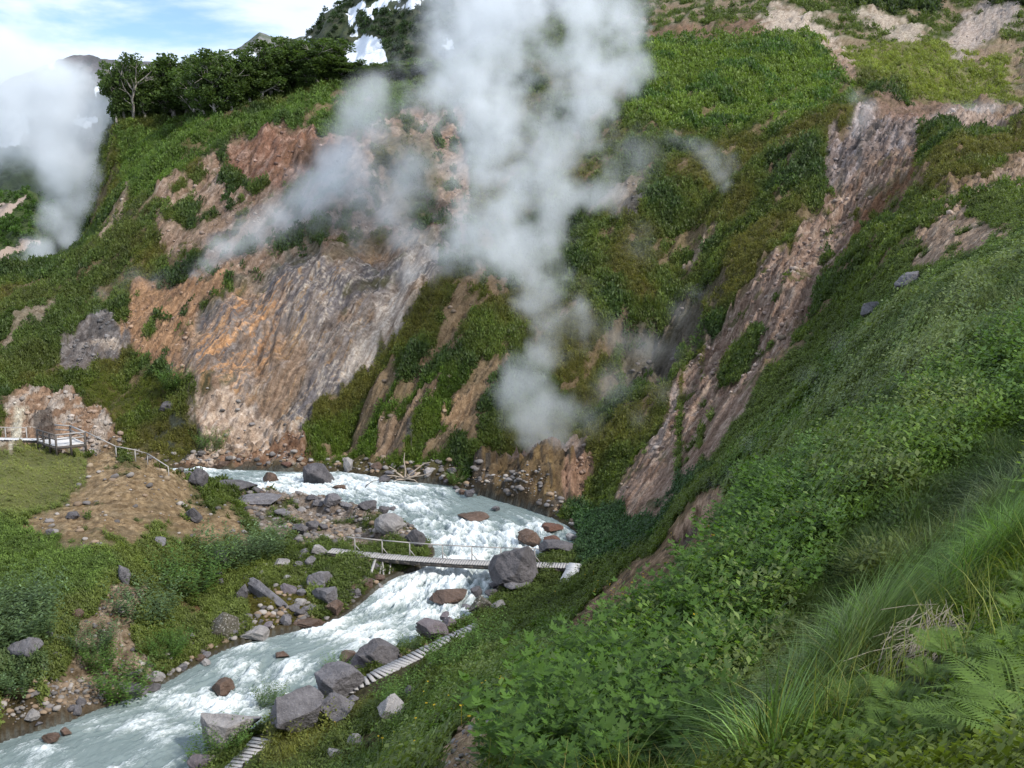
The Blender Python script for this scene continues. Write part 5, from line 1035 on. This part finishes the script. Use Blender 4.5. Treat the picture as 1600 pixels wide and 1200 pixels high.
plume('faint steam wisp trailing up the near slope from the small orange vent', [(1098, 812, 50, 14, 1.1), (1108, 780, 50, 24), (1135, 735, 50, 30), (1170, 690, 50, 32), (1215, 640, 49, 34), (1265, 585, 48, 36), (1310, 540, 47, 34, .8), (1110, 750, 50, 34, .8)], .13, .3, 7, ns=.32, soft=1.1)
plume('white steam sheet lying across the rocky head of the pink slide', [(1440, 208, 128, 18, 1.3), (1462, 196, 128, 26, 1.2), (1490, 184, 128, 30, 1.1), (1520, 176, 129, 30), (1550, 174, 130, 26, .8), (1580, 180, 130, 20, .7), (1420, 218, 127, 16, .8)], .16, .25, 8, ns=.3, erode=.4, soft=.9)
plume('short steam puff on the left edge of the grey slide head rocks', [(1338, 205, 126, 16, 1.2), (1346, 185, 126, 26, 1.1), (1358, 168, 127, 22), (1340, 155, 128, 24, .7)], .13, .25, 9, ns=.3, erode=.4, soft=.9)
plume('tiny steam jet far up by the red bank', [(1020, 60, 232, 5, 1.2), (1016, 45, 232, 9), (1006, 35, 233, 10), (996, 30, 234, 8, .7)], .22, .35, 10, ns=.25, soft=.9)
plume('faint steam rising from the small grey outcrop left of the terraces', [(165, 515, 118, 14), (150, 490, 119, 22, .8), (160, 460, 120, 26, .7), (250, 440, 128, 44, .6), (290, 420, 128, 40, .6), (210, 430, 126, 40, .5), (270, 575, 109, 22, .9), (262, 560, 109, 18, .7)], .15, .4, 11, ns=.22, soft=1.0)
# ------------------------------------------------------------------ camera, sun, sky
cd = bpy.data.cameras.new('camera'); cd.lens = 36 * F / 1600; cd.clip_start = .1; cd.clip_end = 20000
co = bpy.data.objects.new('camera', cd); COL.objects.link(co); co.rotation_euler = (math.pi / 2 - PITCH, 0, 0); S.camera = co
EL, AZ = 42.0, 121.0                      # sun: elevation, compass bearing (0 = straight ahead, clockwise)
ld = bpy.data.lights.new('sun', 'SUN'); ld.energy = 3.6; ld.angle = radians(5); ld.color = (1, .95, .88)
lo_ = bpy.data.objects.new('sun', ld); COL.objects.link(lo_)
from mathutils import Vector
sd = Vector((math.sin(radians(AZ)) * math.cos(radians(EL)), math.cos(radians(AZ)) * math.cos(radians(EL)), math.sin(radians(EL))))
lo_.rotation_euler = sd.to_track_quat('Z', 'Y').to_euler()
w = bpy.data.worlds.new('World'); S.world = w; w.use_nodes = True; t = w.node_tree; nd = t.nodes; bg = nd['Background']; wout = nd['World Output']
sky = nd.new('ShaderNodeTexSky'); sky.sky_type = 'NISHITA'; sky.sun_disc = False; sky.sun_elevation = radians(EL); sky.sun_rotation = radians(AZ); sky.dust_density = .1; sky.ozone_density = 4
bg.inputs[1].default_value = .13; t.links.new(sky.outputs[0], bg.inputs[0])
tc = nd.new('ShaderNodeTexCoord'); mp = nd.new('ShaderNodeMapping'); mp.inputs['Scale'].default_value = (2.2, 2.2, 5.5); mp.inputs['Location'].default_value = (7.21, 4.08, 2.1)
t.links.new(tc.outputs['Generated'], mp.inputs[0])
nz = nd.new('ShaderNodeTexNoise'); nz.inputs['Scale'].default_value = 1.6; nz.inputs['Detail'].default_value = 7; nz.inputs['Roughness'].default_value = .55; nz.inputs['Distortion'].default_value = .3
t.links.new(mp.outputs[0], nz.inputs['Vector'])
mr_ = nd.new('ShaderNodeMapRange'); mr_.interpolation_type = 'SMOOTHSTEP'; mr_.inputs[1].default_value = .31; mr_.inputs[2].default_value = .44; t.links.new(nz.outputs['Fac'], mr_.inputs[0])
cb = nd.new('ShaderNodeBackground'); cb.inputs[0].default_value = (.80, .92, 1.12, 1); cb.inputs[1].default_value = .9
mx = nd.new('ShaderNodeMixShader'); t.links.new(mr_.outputs[0], mx.inputs[0]); t.links.new(bg.outputs[0], mx.inputs[1]); t.links.new(cb.outputs[0], mx.inputs[2]); t.links.new(mx.outputs[0], wout.inputs[0])
S.view_settings.view_transform = 'Standard'; S.view_settings.look = 'None'; S.view_settings.exposure = .45; S.view_settings.gamma = 1
S.render.engine = 'CYCLES'; cy_ = S.cycles
cy_.max_bounces = 5; cy_.diffuse_bounces = 2; cy_.glossy_bounces = 2; cy_.transmission_bounces = 2; cy_.transparent_max_bounces = 8; cy_.volume_bounces = 3
cy_.use_denoising = True; cy_.caustics_reflective = False; cy_.caustics_refractive = False
